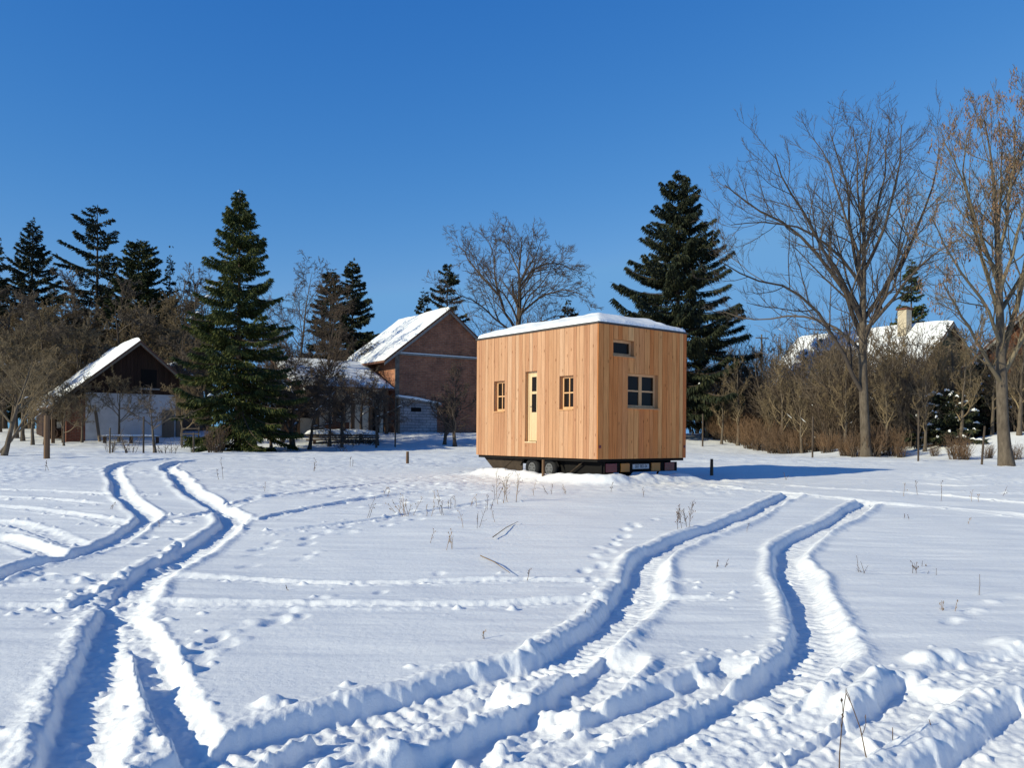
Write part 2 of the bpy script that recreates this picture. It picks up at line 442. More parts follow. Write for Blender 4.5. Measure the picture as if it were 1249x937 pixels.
    h += near_track * (.007 * fbm(x * 17, y * 17, 3, 111) * sstep(14, 8, y) + .009 * fbm(x * 34, y * 34, 2, 117) * sstep(8.5, 5, y) + .005 * np.clip(fbm(x * 7.5, y * 7.5, 2, 113), -.1, 1))
    h += inside * (.010 * fbm(x * 13, y * 13, 3, 91) + .010 * np.clip(fbm(x * 4.5, y * 4.5, 2, 93), -.3, 1)) + .009 * tread * np.clip(.7 + 1.2 * fbm(x * 2.2, y * 2.2, 2, 95), .1, 1.3)
    # clods thrown out of the ruts, and footprints
    rng = np.random.default_rng(5)
    def stamp(cx, cy, r, amp, ex=1.0, ang=0.0, p=2.0):
        e = r * 2.2 * ex; i0 = np.searchsorted(ys, cy - e) * nu; i1 = min(np.searchsorted(ys, cy + e) * nu, len(x))
        idx = i0 + np.nonzero(np.abs(x[i0:i1] - cx) < e)[0]
        if not len(idx): return
        a = (x[idx] - cx) * math.cos(ang) + (y[idx] - cy) * math.sin(ang); b_ = -(x[idx] - cx) * math.sin(ang) + (y[idx] - cy) * math.cos(ang)
        q = np.sqrt((a / ex) ** 2 + b_ ** 2) / r
        h[idx] += amp * np.exp(-q ** (2 * p))
    def trail(pts, step, amp=-.05, side=.1):
        C = catmull([ground(*p)[:2] for p in pts], 10); seg = np.diff(C, axis=0); sl = np.linalg.norm(seg, axis=1)
        S = np.concatenate([[0], np.cumsum(sl)])
        for k, s in enumerate(np.arange(0, S[-1], step)):
            i = min(np.searchsorted(S, s, 'right') - 1, len(seg) - 1); tq = (s - S[i]) / sl[i]
            p = C[i] + seg[i] * tq; dirn = seg[i] / sl[i]; nrm = np.array([-dirn[1], dirn[0]])
            p = p + nrm * side * (1 if k % 2 else -1) + rng.normal(0, .07, 2)
            stamp(p[0], p[1], rng.uniform(.05, .08), amp * rng.uniform(.3, 1.0), 1.9, math.atan2(dirn[1], dirn[0]) + rng.normal(0, .3))
            if rng.random() < .5: q = p + dirn * .2; stamp(q[0], q[1], .07, .012)
    trail([(245,798),(320,768),(395,742)], .42, -.035)
    trail([(250,790),(420,735),(540,690)], .55, -.018)
    trail([(300,676),(400,655),(500,634),(580,618)], .45, -.03)
    trail([(310,668),(420,646),(520,622)], .45, -.03)
    trail([(716,706),(728,690),(742,672),(760,652),(790,632)], .4, -.028, .06)
    trail([(410,612),(470,600),(540,590),(600,583),(660,590)], .5, -.06)
    trail([(400,604),(480,588),(560,577),(610,571)], .5, -.06)
    trail([(430,620),(500,611),(590,602),(700,600)], .5, -.05)
    trail([(260,700),(330,690),(400,672)], .5, -.03)
    trail([(1140,760),(1200,742),(1249,735)], .5, -.02)
    trail([(70,700),(115,716),(150,735)], .33, -.06)
    trail([(215,640),(260,622),(300,610),(360,600)], .4, -.07)
    trail([(190,655),(205,668),(190,690)], .3, -.06)
    for (cx_, cy_, r, a) in [(672,862,.085,.06),(702,868,.075,.065),(690,872,.05,.04),(95,712,.10,.05),(190,690,.08,.05),(150,840,.10,.05),
                             (1150,800,.12,.06),(1125,806,.10,.07),(1238,786,.14,.05),(610,905,.06,.05),(560,914,.05,.04),(330,862,.07,.05),
                             (215,800,.08,.05),(230,818,.07,.04),(1040,772,.07,.03),(20,898,.07,.03),(480,925,.07,.05),(860,820,.09,.05),(930,850,.08,.05)]:
        g = ground(cx_, cy_); stamp(g[0], g[1], r, a, 1.2, rng.uniform(0, 3), 1.6)
    for _ in range(2600):                       # small crumbs along the ruts
        k = rng.integers(0, len(TR)); pts = TR[k][0]; i = rng.integers(0, len(pts) - 1); f = rng.random()
        p = (pts[i][0] + (pts[i + 1][0] - pts[i][0]) * f, min(1000, pts[i][1] + (pts[i + 1][1] - pts[i][1]) * f))
        g = ground(*p); r = .009 + .03 * rng.random() ** 2.5
        stamp(g[0] + rng.normal(0, .25), g[1] + rng.normal(0, .25), r, r * rng.uniform(.5, 1.0), rng.uniform(1, 1.6), rng.uniform(0, 3), 1.9)
    # snow cleared away under the hut
    ux, uy = math.cos(HUT_A), math.sin(HUT_A)
    a = (x - HUT_O[0]) * ux + (y - HUT_O[1]) * uy; b = -(x - HUT_O[0]) * uy + (y - HUT_O[1]) * ux
    under = sstep(.05, .5, a) * sstep(3.3, 2.9, a) * sstep(.0, .5, b) * sstep(5.1, 4.6, b)
    h -= .04 * under
    bank = np.exp(-((a + .15) / .35) ** 2) * sstep(-.5, .3, b) * sstep(5.2, 4.4, b) + np.exp(-((b + .25) / .35) ** 2) * sstep(-.5, .3, a) * sstep(3.6, 3.0, a)
    h += bank * (.21 + .07 * fbm(x * 3, y * 3, 2, 99))
    H[near] += h
    nr = int(np.searchsorted(ys, 12.0))
    for _ in range(1):                          # settle the sharpest crumbs
        S = H[:nr].copy()
        S[1:-1, 1:-1] = .46 * H[1:nr - 1, 1:-1] + .135 * (H[:nr - 2, 1:-1] + H[2:nr, 1:-1] + H[1:nr - 1, :-2] + H[1:nr - 1, 2:])
        H[:nr] = S
    n0, n1 = X.shape
    V = np.stack([X, Y, H], -1).reshape(-1, 3)
    i, j = np.meshgrid(np.arange(n0 - 1), np.arange(n1 - 1), indexing='ij')
    q = (i * n1 + j); Q = np.stack([q, q + 1, q + n1 + 1, q + n1], -1).reshape(-1, 4)
    mb = MB(); mb.arr(V, Q)
    o = mb.build('snow_field', M['snow'], smooth=True); tag(o, 'rutted snow covering the open meadow', None, None, 'structure')
    # coarse sheet all round, lower than the modelled snow
    g = np.concatenate([[-1500, -600, -250], np.arange(-100, 101, 4.), [250, 600, 1500]])
    gy = np.concatenate([[-1500, -600, -250, -100], np.arange(-60, 161, 4.), [260, 600, 1600]])
    Yg, Xg = np.meshgrid(gy, g, indexing='ij')
    Hg = terrain(Xg, Yg) - .34
    n0, n1 = Xg.shape
    i, j = np.meshgrid(np.arange(n0 - 1), np.arange(n1 - 1), indexing='ij')
    q = (i * n1 + j); Q = np.stack([q, q + 1, q + n1 + 1, q + n1], -1).reshape(-1, 4)
    mb = MB(); mb.arr(np.stack([Xg, Yg, Hg], -1).reshape(-1, 3), Q)
    o = mb.build('ground', M['snow'], smooth=True); tag(o, 'snow covered ground all round the meadow', None, None, 'structure')

# ------------------------------------------------------------------ the hut on its trailer
HUT_A = R(38.6)
HUT_O = np.array([2.086, 20.0])
HW, HL = 3.30, 4.98
HB, HT = .946 - .34, 4.275 - .34          # cladding bottom / top above the ground level at the hut
GZ = .34

def cut_boards(length, z0, z1, holes, rng, wmin, wmax):
    """vertical boards as (u0,u1,v0,v1), cut round the holes (u0,u1,v0,v1)"""
    cuts = sorted({0, length} | {h[0] for h in holes} | {h[1] for h in holes})
    out = []
    for a, b in zip(cuts[:-1], cuts[1:]):
        n = max(1, round((b - a) / rng.uniform(wmin, wmax)))
        ws = rng.uniform(.75, 1.25, n); ws *= (b - a) / ws.sum(); e = a + np.concatenate([[0], np.cumsum(ws)])
        for u0, u1 in zip(e[:-1], e[1:]):
            seg = [(z0, z1)]
            for h in holes:
                if u0 >= h[0] - 1e-6 and u1 <= h[1] + 1e-6:
                    seg = [s for (s0, s1) in seg for s in ((s0, min(s1, h[2])), (max(s0, h[3]), s1)) if s[1] - s[0] > .01]
            for s0, s1 in seg: out.append((u0, u1, s0, s1))
    return out

def make_hut():
    rng = np.random.default_rng(11)
    t = empty('tiny_house', (HUT_O[0], HUT_O[1], GZ), HUT_A, 'boxy larch clad tiny house on a trailer with thick snow on its flat roof', 'tiny house')
    end_holes = [(.153 * HW, .379 * HW, 3.52 - GZ, 3.925 - GZ), (.313 * HW, .658 * HW, 2.235 - GZ, 3.11 - GZ)]
    side_holes = [(.734 * HL, .832 * HL, 2.19 - GZ, 3.04 - GZ), (.455 * HL, .552 * HL, 1.35 - GZ, 3.235 - GZ), (.171 * HL, .276 * HL, 2.19 - GZ, 3.045 - GZ)]
    th = .024; gap = .004
    # side with the door: plane x = 0, looking to -x ; u runs along +y
    b = MB()
    for u0, u1, v0, v1 in cut_boards(HL, HB, HT, side_holes, rng, .125, .16):
        j = rng.uniform(-.0015, .0015)
        b.box(-th + j, -.001, u0 + gap, u1 - gap, v0 + gap * .5, v1 - gap * .5)
    b.build('side_cladding', M['larch'], t)
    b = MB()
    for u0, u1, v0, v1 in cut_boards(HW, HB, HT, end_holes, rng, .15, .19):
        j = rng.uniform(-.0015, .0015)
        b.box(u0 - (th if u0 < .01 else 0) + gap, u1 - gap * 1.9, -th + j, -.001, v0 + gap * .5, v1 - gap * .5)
    b.build('end_cladding', M['larch_end_lifted'], t)
    b = MB()
    for u0, u1, v0, v1 in cut_boards(HL, HB, HT, [], rng, .14, .2): b.box(HW + .001, HW + th, u0 + gap, u1 - gap, v0, v1)
    for u0, u1, v0, v1 in cut_boards(HW, HB, HT, [], rng, .14, .2): b.box(u0 + gap, u1 - gap, HL + .001, HL + th, v0, v1)
    b.build('rear_cladding', M['larch'], t)
    # walls behind the boards, cut round the openings
    b = MB(); wt = .11
    def core(length, holes, put):
        us = sorted({0.0, length} | {h[0] for h in holes} | {h[1] for h in holes}); vs = sorted({HB, HT} | {h[2] for h in holes} | {h[3] for h in holes})
        for a, c in zip(us[:-1], us[1:]):
            for d, e in zip(vs[:-1], vs[1:]):
                if any(a >= h[0] - 1e-6 and c <= h[1] + 1e-6 and d >= h[2] - 1e-6 and e <= h[3] + 1e-6 for h in holes): continue
                put(a, c, d, e)
    core(HL, side_holes, lambda a, c, d, e: b.box(.002, wt, a, c, d, e))
    core(HW, end_holes, lambda a, c, d, e: b.box(max(a, wt + .001), c, .002, wt, d, e) if c > wt + .01 else None)
    b.box(HW - wt, HW - .001, wt + .001, HL - .001, HB, HT); b.box(wt + .001, HW - wt - .001, HL - wt, HL - .001, HB, HT)
    b.build('wall', M['reveal'], t)
    b = MB(); b.box(.04, HW - .03, .04, HL - .03, HB - .07, HB - .004); b.build('floor', M['chassis'], t)
    b = MB(); b.box(.01, HW - .01, .01, HL - .01, HT + .002, HT + .038); b.build('roof', M['trim'], t)
    b = MB(); e = .045
    b.box(-e, HW + e, -e, -e + .02, HT - .005, HT + .04); b.box(-e, HW + e, HL + e - .02, HL + e, HT - .005, HT + .04)
    b.box(-e, -e + .02, -e + .021, HL + e - .021, HT - .005, HT + .04); b.box(HW + e - .02, HW + e, -e + .021, HL + e - .021, HT - .005, HT + .04)
    b.build('roof_trim', M['trim'], t)
    # the snow lying on the roof
    nx, ny = 66, 100
    gx = np.linspace(-.02, HW + .02, nx); gy = np.linspace(-.02, HL + .02, ny)
    XX, YY = np.meshgrid(gx, gy, indexing='ij')
    wob = .10 * fbm(XX * 2.0, YY * 2.0, 3, 5)
    ed = np.minimum(np.minimum(XX + .02, HW + .02 - XX), np.minimum(YY + .02, HL + .02 - YY))
    hh = .05 + .29 * np.clip((ed + wob * sstep(0, .3, ed)) / .8, 0, 1) ** .7 + .03 * fbm(XX * 1.1, YY * 1.1, 3, 9)
    hh *= sstep(-.015, .05, ed)
    # a step where a slab slid off at the far corners
    hh += .04 * sstep(.7, .62, np.abs(XX / HW - .45)) * sstep(.5, .8, ed)
    V = np.stack([XX, YY, HT + .045 + hh], -1).reshape(-1, 3)
    i, j = np.meshgrid(np.arange(nx - 1), np.arange(ny - 1), indexing='ij'); q = i * ny + j
    b = MB(); b.arr(V, np.stack([q, q + ny, q + ny + 1, q + 1], -1).reshape(-1, 4)); b.build('roof_snow', M['cap'], t, smooth=True)

    def side_window(h, name, cols, rows, material, rec=.085, label=None):
        u0, u1, v0, v1 = h; fw = .055
        fr = MB()
        fr.box(rec, rec + .05, u0, u0 + fw, v0, v1); fr.box(rec, rec + .05, u1 - fw, u1, v0, v1)
        fr.box(rec, rec + .05, u0 + fw, u1 - fw, v0, v0 + fw * 1.2); fr.box(rec, rec + .05, u0 + fw, u1 - fw, v1 - fw, v1)
        for k in range(1, cols):
            c = u0 + (u1 - u0) * k / cols; fr.box(rec + .004, rec + .046, c - .016, c + .016, v0 + fw * 1.2, v1 - fw)
        for k in range(1, rows):
            c = v0 + (v1 - v0) * k / rows; fr.box(rec + .006, rec + .044, u0 + fw, u1 - fw, c - .016, c + .016)
        f = fr.build(name, material, t)
        g = MB(); g.box(rec + .02, rec + .028, u0 + fw - .005, u1 - fw + .005, v0 + fw, v1 - fw + .005); g.build('pane', M['glass'], f)
        s = MB(); s.box(-.045, rec - .002, u0 + .002, u1 - .002, v0 - .028, v0 + .004); s.build('sill', M['reveal'], f)
        return f
    side_window(side_holes[0], 'window', 2, 2, M['frame']); side_window(side_holes[2], 'window', 2, 2, M['frame'])
    # slim glazed door
    u0, u1, v0, v1 = side_holes[1]; rec = .075
    d = MB()
    d.box(rec, rec + .06, u0, u0 + .055, v0, v1); d.box(rec, rec + .06, u1 - .055, u1, v0, v1); d.box(rec, rec + .06, u0 + .055, u1 - .055, v1 - .05, v1)
    jamb = d.build('door_frame', M['doorwood'], t)
    d = MB(); a0, a1 = u0 + .057, u1 - .057; c0 = v0 + .02; c1 = v1 - .052; gl = v0 + .42 * (v1 - v0)
    d.box(rec + .008, rec + .05, a0, a0 + .085, c0, c1); d.box(rec + .008, rec + .05, a1 - .085, a1, c0, c1)
    d.box(rec + .008, rec + .05, a0 + .085, a1 - .085, c1 - .09, c1); d.box(rec + .012, rec + .046, a0 + .085, a1 - .085, c0, gl)
    mid = (gl + c1 - .09) / 2 + .05; d.box(rec + .01, rec + .048, a0 + .085, a1 - .085, mid - .035, mid + .035)
    leaf = d.build('door', M['doorwood'], t)
    g = MB(); g.box(rec + .022, rec + .03, a0 + .08, a1 - .08, gl - .005, c1 - .085); g.build('pane', M['glass'], leaf)
    g = MB(); g.bar((rec + .008, a1 - .03, v0 + .95), (rec - .03, a1 - .03, v0 + .95), .008); g.bar((rec - .03, a1 - .03, v0 + .95), (rec - .03, a1 - .13, v0 + .95), .008); g.build('handle', M['steel'], leaf)
    s = MB(); s.box(-.04, rec, u0 + .002, u1 - .002, v0 - .03, v0 + .005); s.build('threshold', M['doorwood'], t)
    def end_window(h, cols, rows, rec=.09):
        u0, u1, v0, v1 = h; fw = .062
        fr = MB(); y0, y1 = rec, rec + .05
        fr.box(u0, u0 + fw, y0, y1, v0, v1); fr.box(u1 - fw, u1, y0, y1, v0, v1); fr.box(u0 + fw, u1 - fw, y0, y1, v0, v0 + fw * 1.2); fr.box(u0 + fw, u1 - fw, y0, y1, v1 - fw, v1)
        if cols > 1: c = (u0 + u1) / 2; fr.box(c - .055, c + .055, y0 - .004, y1 - .004, v0 + fw * 1.2, v1 - fw)
        if rows > 1: c = (v0 + v1) / 2; fr.box(u0 + fw, u1 - fw, y0 + .006, y1 - .006, c - .02, c + .02)
        f = fr.build('window', M['frame'], t)
        g = MB(); g.box(u0 + fw - .005, u1 - fw + .005, y0 + .02, y0 + .028, v0 + fw, v1 - fw + .005); g.build('pane', M['glass'], f)
        s = MB(); s.box(u0 - .02, u1 + .02, -.06, -.001, v0 - .03, v0 + .002); s.build('sill', M['reveal'], f)
        return f
    end_window(end_holes[0], 1, 1); end_window(end_holes[1], 2, 2)
    for xx in (.055, HW - .07):
        g = MB(); g.box(xx - .035, xx + .035, -th - .014, -th - .001, HB + .27, HB + .34); g.build('reflector', M['red'], t, bevel=.004)
    # chassis, axles, wheels, lights
    ch = MB()
    for xx in (.45, HW - .51): ch.box(xx, xx + .06, .12, HL - .1, HB - .21, HB - .072)
    for yy in np.linspace(.3, HL - .3, 6): ch.box(.512, HW - .512, yy, yy + .05, HB - .17, HB - .073)
    ch.build('chassis', M['chassis'], t)
    ch = MB(); ch.box(.30, .32, .05, 1.5, -.05, HB - .072); ch.box(.34, .36, 1.5, 3.1, .0, HB - .072); ch.build('side_skirt', M['chassis'], t)
    ch = MB(); ch.prism([(3.12, HB - .072), (HL - .1, HB - .072), (HL - .5, .24), (3.12, .02)], 'x', .20, .22); ch.build('side_skirt', M['under'], t)
    db = MB(); db.bar((.5, HL - .2, HB - .15), (HW / 2, HL + 1.3, HB - .17), .05); db.bar((HW - .5, HL - .2, HB - .15), (HW / 2, HL + 1.3, HB - .17), .05); db.build('drawbar', M['steel'], t)
    for yy in (1.98, 2.68):
        for xx in (.14, HW - .32):
            w = MB(); w.ring((xx + .09, yy, .30), (1, 0, 0), .215, .075); wo = w.build('wheel', M['rubber'], t, smooth=True)
            r_ = MB(); r_.bar((xx + .02, yy, .30), (xx + .14, yy, .30), .155, 18)
            for s_ in (-1,):
                for a in np.arange(0, 2 * math.pi, math.pi / 3): r_.bar((xx + .018, yy + .09 * math.cos(a), .30 + .09 * math.sin(a)), (xx + .03, yy + .09 * math.cos(a), .30 + .09 * math.sin(a)), .022, 6)
            r_.add([(xx + .03, yy + .155 * math.cos(a), .30 + .155 * math.sin(a)) for a in np.linspace(0, 2 * math.pi, 18, endpoint=False)], [tuple(range(18))])
            r_.build('rim', M['rim'], wo)
    ax = MB()
    for yy in (1.98, 2.68): ax.bar((.25, yy, .3), (HW - .25, yy, .3), .045)
    ax.build('axle', M['chassis'], t)
    mg = MB(); mg.path([(.13, 1.55, .36), (.13, 1.7, .57), (.13, 2.33, .60), (.13, 2.95, .57), (.13, 3.1, .36)], [.03] * 5, 4); mg.build('mudguard', M['chassis'], t)
    for yy in (.45, HL - .6):
        for xx in (.35, HW - .4):
            j = MB(); j.bar((xx, yy, HB - .08), (xx - (.0 if yy < 1 else 0), yy + (.25 if yy < 1 else -.2), .03), .028); j.box(xx - .09, xx + .09, yy + (.16 if yy < 1 else -.29), yy + (.34 if yy < 1 else -.11), .0, .03); j.build('support_leg', M['chassis'], t)
    for y0 in (.7, 3.5):
        st = MB(); st.bar((.2, y0, HB - .08), (.2, y0 + .5, .22), .02); st.build('brace', M['under'], t)
    lb = MB(); lb.box(.25, HW - .22, .10, .15, .26, .50); bar = lb.build('light_bar', M['chassis'], t)
    def lamp(x0, x1, m, name):
        g = MB(); g.box(x0, x1, .068, .099, .27, .49); return g.build(name, m, bar, bevel=.008)
    lamp(.36, .76, M['red'], 'tail_light'); lamp(.90, 1.22, M['orange'], 'indicator'); lamp(2.04, 2.38, M['orange'], 'indicator'); lamp(2.56, 2.94, M['red'], 'tail_light')
    g = MB(); g.box(1.34, 1.94, .07, .098, .34, .46); pl = g.build('number_plate', M['plate'], bar)
    cu = bpy.data.curves.new('plate_text', 'FONT'); cu.body = '507 983 04'; cu.size = .125; cu.align_x = 'CENTER'; cu.align_y = 'CENTER'; cu.extrude = .001
    to = bpy.data.objects.new('plate_text', cu); COL.objects.link(to); dg = bpy.context.evaluated_depsgraph_get(); me = bpy.data.meshes.new_from_object(to.evaluated_get(dg)); bpy.data.objects.remove(to)
    me.materials.append(M['ink']); tx = bpy.data.objects.new('plate_lettering', me); COL.objects.link(tx); tx.parent = pl; tx.location = (1.64, .0675, .40); tx.rotation_euler = (R(90), 0, 0); tx.scale = (.82, 1, 1)
    return t

# ------------------------------------------------------------------ vegetation
def grow(p, d, L, r, n, rng, wander, trop, tip=.35, gravity=None):
    """vectorised branch paths; p,d (B,3) L,r (B,)"""
    B = len(p); P = np.zeros((B, n + 1, 3)); Rr = np.zeros((B, n + 1)); P[:, 0] = p; Rr[:, 0] = r
    d = d / (np.linalg.norm(d, axis=1, keepdims=True) + 1e-9)
    up = np.array([0, 0, 1.])
    for i in range(n):
        tr = trop if not callable(trop) else trop(i / n)
        d = d + rng.normal(0, wander, (B, 3)) + up * tr
        d /= np.linalg.norm(d, axis=1, keepdims=True) + 1e-9
        P[:, i + 1] = P[:, i] + d * (L / n)[:, None]
        Rr[:, i + 1] = r * (1 - (1 - tip) * (i + 1) / n)
    return P, Rr

def sprout(P, Rr, Ls, k, rng, f0, f1, ang, ratio, rr=.6, rmax=None, angj=.2, decay=.55, flat=0):
    B, n1, _ = P.shape
    par = np.repeat(np.arange(B), k); N = len(par)
    strat = (np.tile(np.arange(k), B) + rng.random(N)) / k
    f = f0 + (f1 - f0) * strat
    x = f * (n1 - 1); i = np.minimum(x.astype(int), n1 - 2); w = (x - i)[:, None]
    p = P[par, i] * (1 - w) + P[par, i + 1] * w
    t = P[par, i + 1] - P[par, i]; t /= np.linalg.norm(t, axis=1, keepdims=True) + 1e-9
    rad = Rr[par, i] * (1 - w[:, 0]) + Rr[par, i + 1] * w[:, 0]
    q = rng.normal(0, 1, (N, 3)); q[:, 2] *= (1 - flat); q -= t * (q * t).sum(1, keepdims=True); q /= np.linalg.norm(q, axis=1, keepdims=True) + 1e-9
    a = ang + rng.normal(0, angj, N)
    d = np.cos(a)[:, None] * t + np.sin(a)[:, None] * q
    L = Ls[par] * ratio * (1 - decay * f) * rng.uniform(.65, 1.3, N)
    r = rad * rr
    if rmax: r = np.minimum(r, rmax)
    return p, d, L, r

def resample(pts, n):
    C = catmull(pts, 10); s = np.concatenate([[0], np.cumsum(np.linalg.norm(np.diff(C, axis=0), axis=1))])
    q = np.linspace(0, s[-1], n + 1)
    return np.stack([np.interp(q, s, C[:, k]) for k in range(C.shape[1])], 1), s[-1]

def snow_on(P, Rr, rng, frac=.3, slope=.75, k=.8):
    """strips of snow along the upper side of the flatter boughs"""
    mb = MB(); T = P[:, 1:] - P[:, :-1]; T /= np.linalg.norm(T, axis=2, keepdims=True) + 1e-9
    b, i = np.nonzero((np.abs(T[:, :, 2]) < slope) & (rng.random(T.shape[:2]) < frac))
    if not len(b): return None
    A = P[b, i].copy(); C = P[b, i + 1].copy(); r0 = Rr[b, i]; r1 = Rr[b, i + 1]
    A[:, 2] += r0 * .75; C[:, 2] += r1 * .75; mid = (A + C) / 2; mid[:, 2] += r0 * .15
    PP = np.stack([A, mid, C], 1); rr = np.stack([r0 * .3, r0 * k + .008, r1 * .3], 1)
    mb.arr(*tubes_arrays(PP, rr, 5)); return mb

def tree_from(name, loc, trunk, limbs, label, cat, barks, levels, seed, group=None, keys=0, snow=0, twig_r=.006, limb_r=.72):
    """a bare tree with a drawn trunk and drawn limbs (world coordinates); levels = list of dicts for further branching"""
    rng = np.random.default_rng(seed); base = np.array(loc, float)
    root = empty(name, loc, 0, label, cat, group)
    tp, tl = resample([q[:3] for q in trunk], 16); rad = np.interp(np.linspace(0, 1, 17), np.linspace(0, 1, len(trunk)), [q[3] for q in trunk])
    rad[0] *= 1.25
    mb = MB(); mb.arr(*tubes_arrays((tp - base)[None], rad[None], 10)); mb.build('trunk', barks[0], root, smooth=True)
    n = 9; LP = []; LR = []; LL = []
    for l in limbs:
        q, ln = resample([v[:3] for v in l[0]], n); q = q - base
        q[1:-1] += rng.normal(0, .02 * ln / n * 2, q[1:-1].shape)
        LP.append(q); LR.append(l[1] * limb_r * (1 - .80 * np.linspace(0, 1, n + 1) ** .9)); LL.append(ln)
    LP = np.array(LP); LR = np.array(LR); LL = np.array(LL)
    crown = MB(); crown.arr(*tubes_arrays(LP, LR, 7))
    srcs = [(LP, LR, LL)]
    tips = []
    for li, lv in enumerate(levels):
        P0, R0, L0 = srcs[-1]
        if li == 0:
            # the leader also branches
            tq = (tp - base)[None][:, 8:]; tr = rad[None][:, 8:]
            idx = np.linspace(0, tq.shape[1] - 1, n + 1)
            tq2 = np.stack([np.interp(idx, np.arange(tq.shape[1]), tq[0, :, k]) for k in range(3)], 1)[None]; tr2 = np.interp(idx, np.arange(tr.shape[1]), tr[0])[None]
            P0 = np.concatenate([P0, tq2]); R0 = np.concatenate([R0, tr2]); L0 = np.concatenate([L0, [tl * .5]])
        p, d, L, r = sprout(P0, R0, L0, lv['k'], rng, lv.get('f0', .2), lv.get('f1', 1.0), lv['ang'], lv['ratio'], lv.get('rr', .5), lv.get('rmax'), lv.get('angj', .18), lv.get('decay', .5))
        r = np.maximum(r, twig_r * .8)
        P, Rr = grow(p, d, L, r, lv['n'], rng, lv['wander'], lv['trop'], lv.get('tip', .4))
        crown.arr(*tubes_arrays(P, Rr, lv.get('sides', 3)))
        srcs.append((P, Rr, L)); tips.append(P[:, -1])
    crown.build('crown', barks[1], root, smooth=True)
    if keys:
        K = np.concatenate(tips[-2:]); K = K[rng.random(len(K)) < keys]
        zmin = K[:, 2].min() + .18 * (K[:, 2].max() - K[:, 2].min()); K = K[K[:, 2] + rng.normal(0, 1.2, len(K)) > zmin]
        mb = MB(); m = len(K); nk = 12
        C = np.repeat(K, nk, 0) + rng.normal(0, .05, (m * nk, 3)) - np.array([0, 0, 1]) * rng.uniform(.0, .34, (m * nk, 1))
        A = rng.normal(0, 1, (m * nk, 3)); A[:, 2] *= .3; A /= np.linalg.norm(A, axis=1, keepdims=True)
        Dn = np.array([0, 0, -1.]) + rng.normal(0, .3, (m * nk, 3)); L = rng.uniform(.07, .13, (m * nk, 1))
        V = np.stack([C, C + Dn * L * .5 + A * .018, C + Dn * L, C + Dn * L * .5 - A * .018], 1).reshape(-1, 3)
        mb.arr(V, np.arange(len(V)).reshape(-1, 4)); mb.build('seed_keys', M['keys'], root)
    if snow:
        s = snow_on(LP, LR, rng, snow)
        if s: s.build('snow_clumps', M['cap'], root, smooth=True)
    return root

def bare_tree(name, loc, H, spread, seed, barks, label, cat='tree', group=None, trunk_r=None, fork=.25, nl=10, up=.10, k=(7, 6, 5), dens=1.0, snow=0, lean=(0, 0), droop=0, wander=.12, twig_r=.006, ratios=(.5, .42)):
    rng = np.random.default_rng(seed); root = empty(name, loc, 0, label, cat, group)
    tr = trunk_r or H * .018
    p0 = np.array([[0, 0, -.1]]); d0 = np.array([[lean[0], lean[1], 1.]])
    TP, TR_ = grow(p0, d0, np.array([H * .8]), np.array([tr]), 10, rng, .05, .03, .07); TR_[:, 0] *= 1.3
    mb = MB(); mb.arr(*tubes_arrays(TP, TR_, 8)); mb.build('trunk', barks[0], root, smooth=True)
    crown = MB(); S = spread
    p, d, L, r = sprout(TP, TR_, np.array([1.0]), nl, rng, fork, .97, .85, 1.0, .55, None, .15, 0)
    f = (p[:, 2] - p[:, 2].min()) / max(p[:, 2].max() - p[:, 2].min(), 1e-3)
    L = S * (1.05 - .55 * f) * rng.uniform(.8, 1.2, len(L))
    P1, R1 = grow(p, d, L, r, 8, rng, wander, up, .3); crown.arr(*tubes_arrays(P1, R1, 6))
    p, d, L2, r = sprout(P1, R1, L, k[0], rng, .2, 1.0, .7, ratios[0], .5, None, .2, .45); r = np.maximum(r, twig_r)
    P2, R2 = grow(p, d, L2, r, 6, rng, wander * 1.3, up * .9 - droop * .4, .4); crown.arr(*tubes_arrays(P2, R2, 4))
    p, d, L3, r = sprout(P2, R2, L2, int(k[1] * dens), rng, .15, 1.0, .7, ratios[1], .5, .012, .25, .4); r = np.maximum(r, twig_r)
    P3, R3 = grow(p, d, L3, r, 4, rng, wander * 1.6, up * .6 - droop, .5); crown.arr(*tubes_arrays(P3, R3, 3))
    if k[2]:
        p, d, L4, r = sprout(P3, R3, L3, int(k[2] * dens), rng, .2, 1.0, .65, .5, .6, .007, .25, .35); r = np.maximum(r, twig_r * .75)
        P4, R4 = grow(p, d, L4, r, 3, rng, wander * 1.6, up * .4 - droop * 1.2, .6); crown.arr(*tubes_arrays(P4, R4, 3))
    crown.build('crown', barks[1], root, smooth=True)
    if snow:
        s = snow_on(P1, R1, rng, snow)
        if s: s.build('snow_clumps', M['cap'], root, smooth=True)
    return root

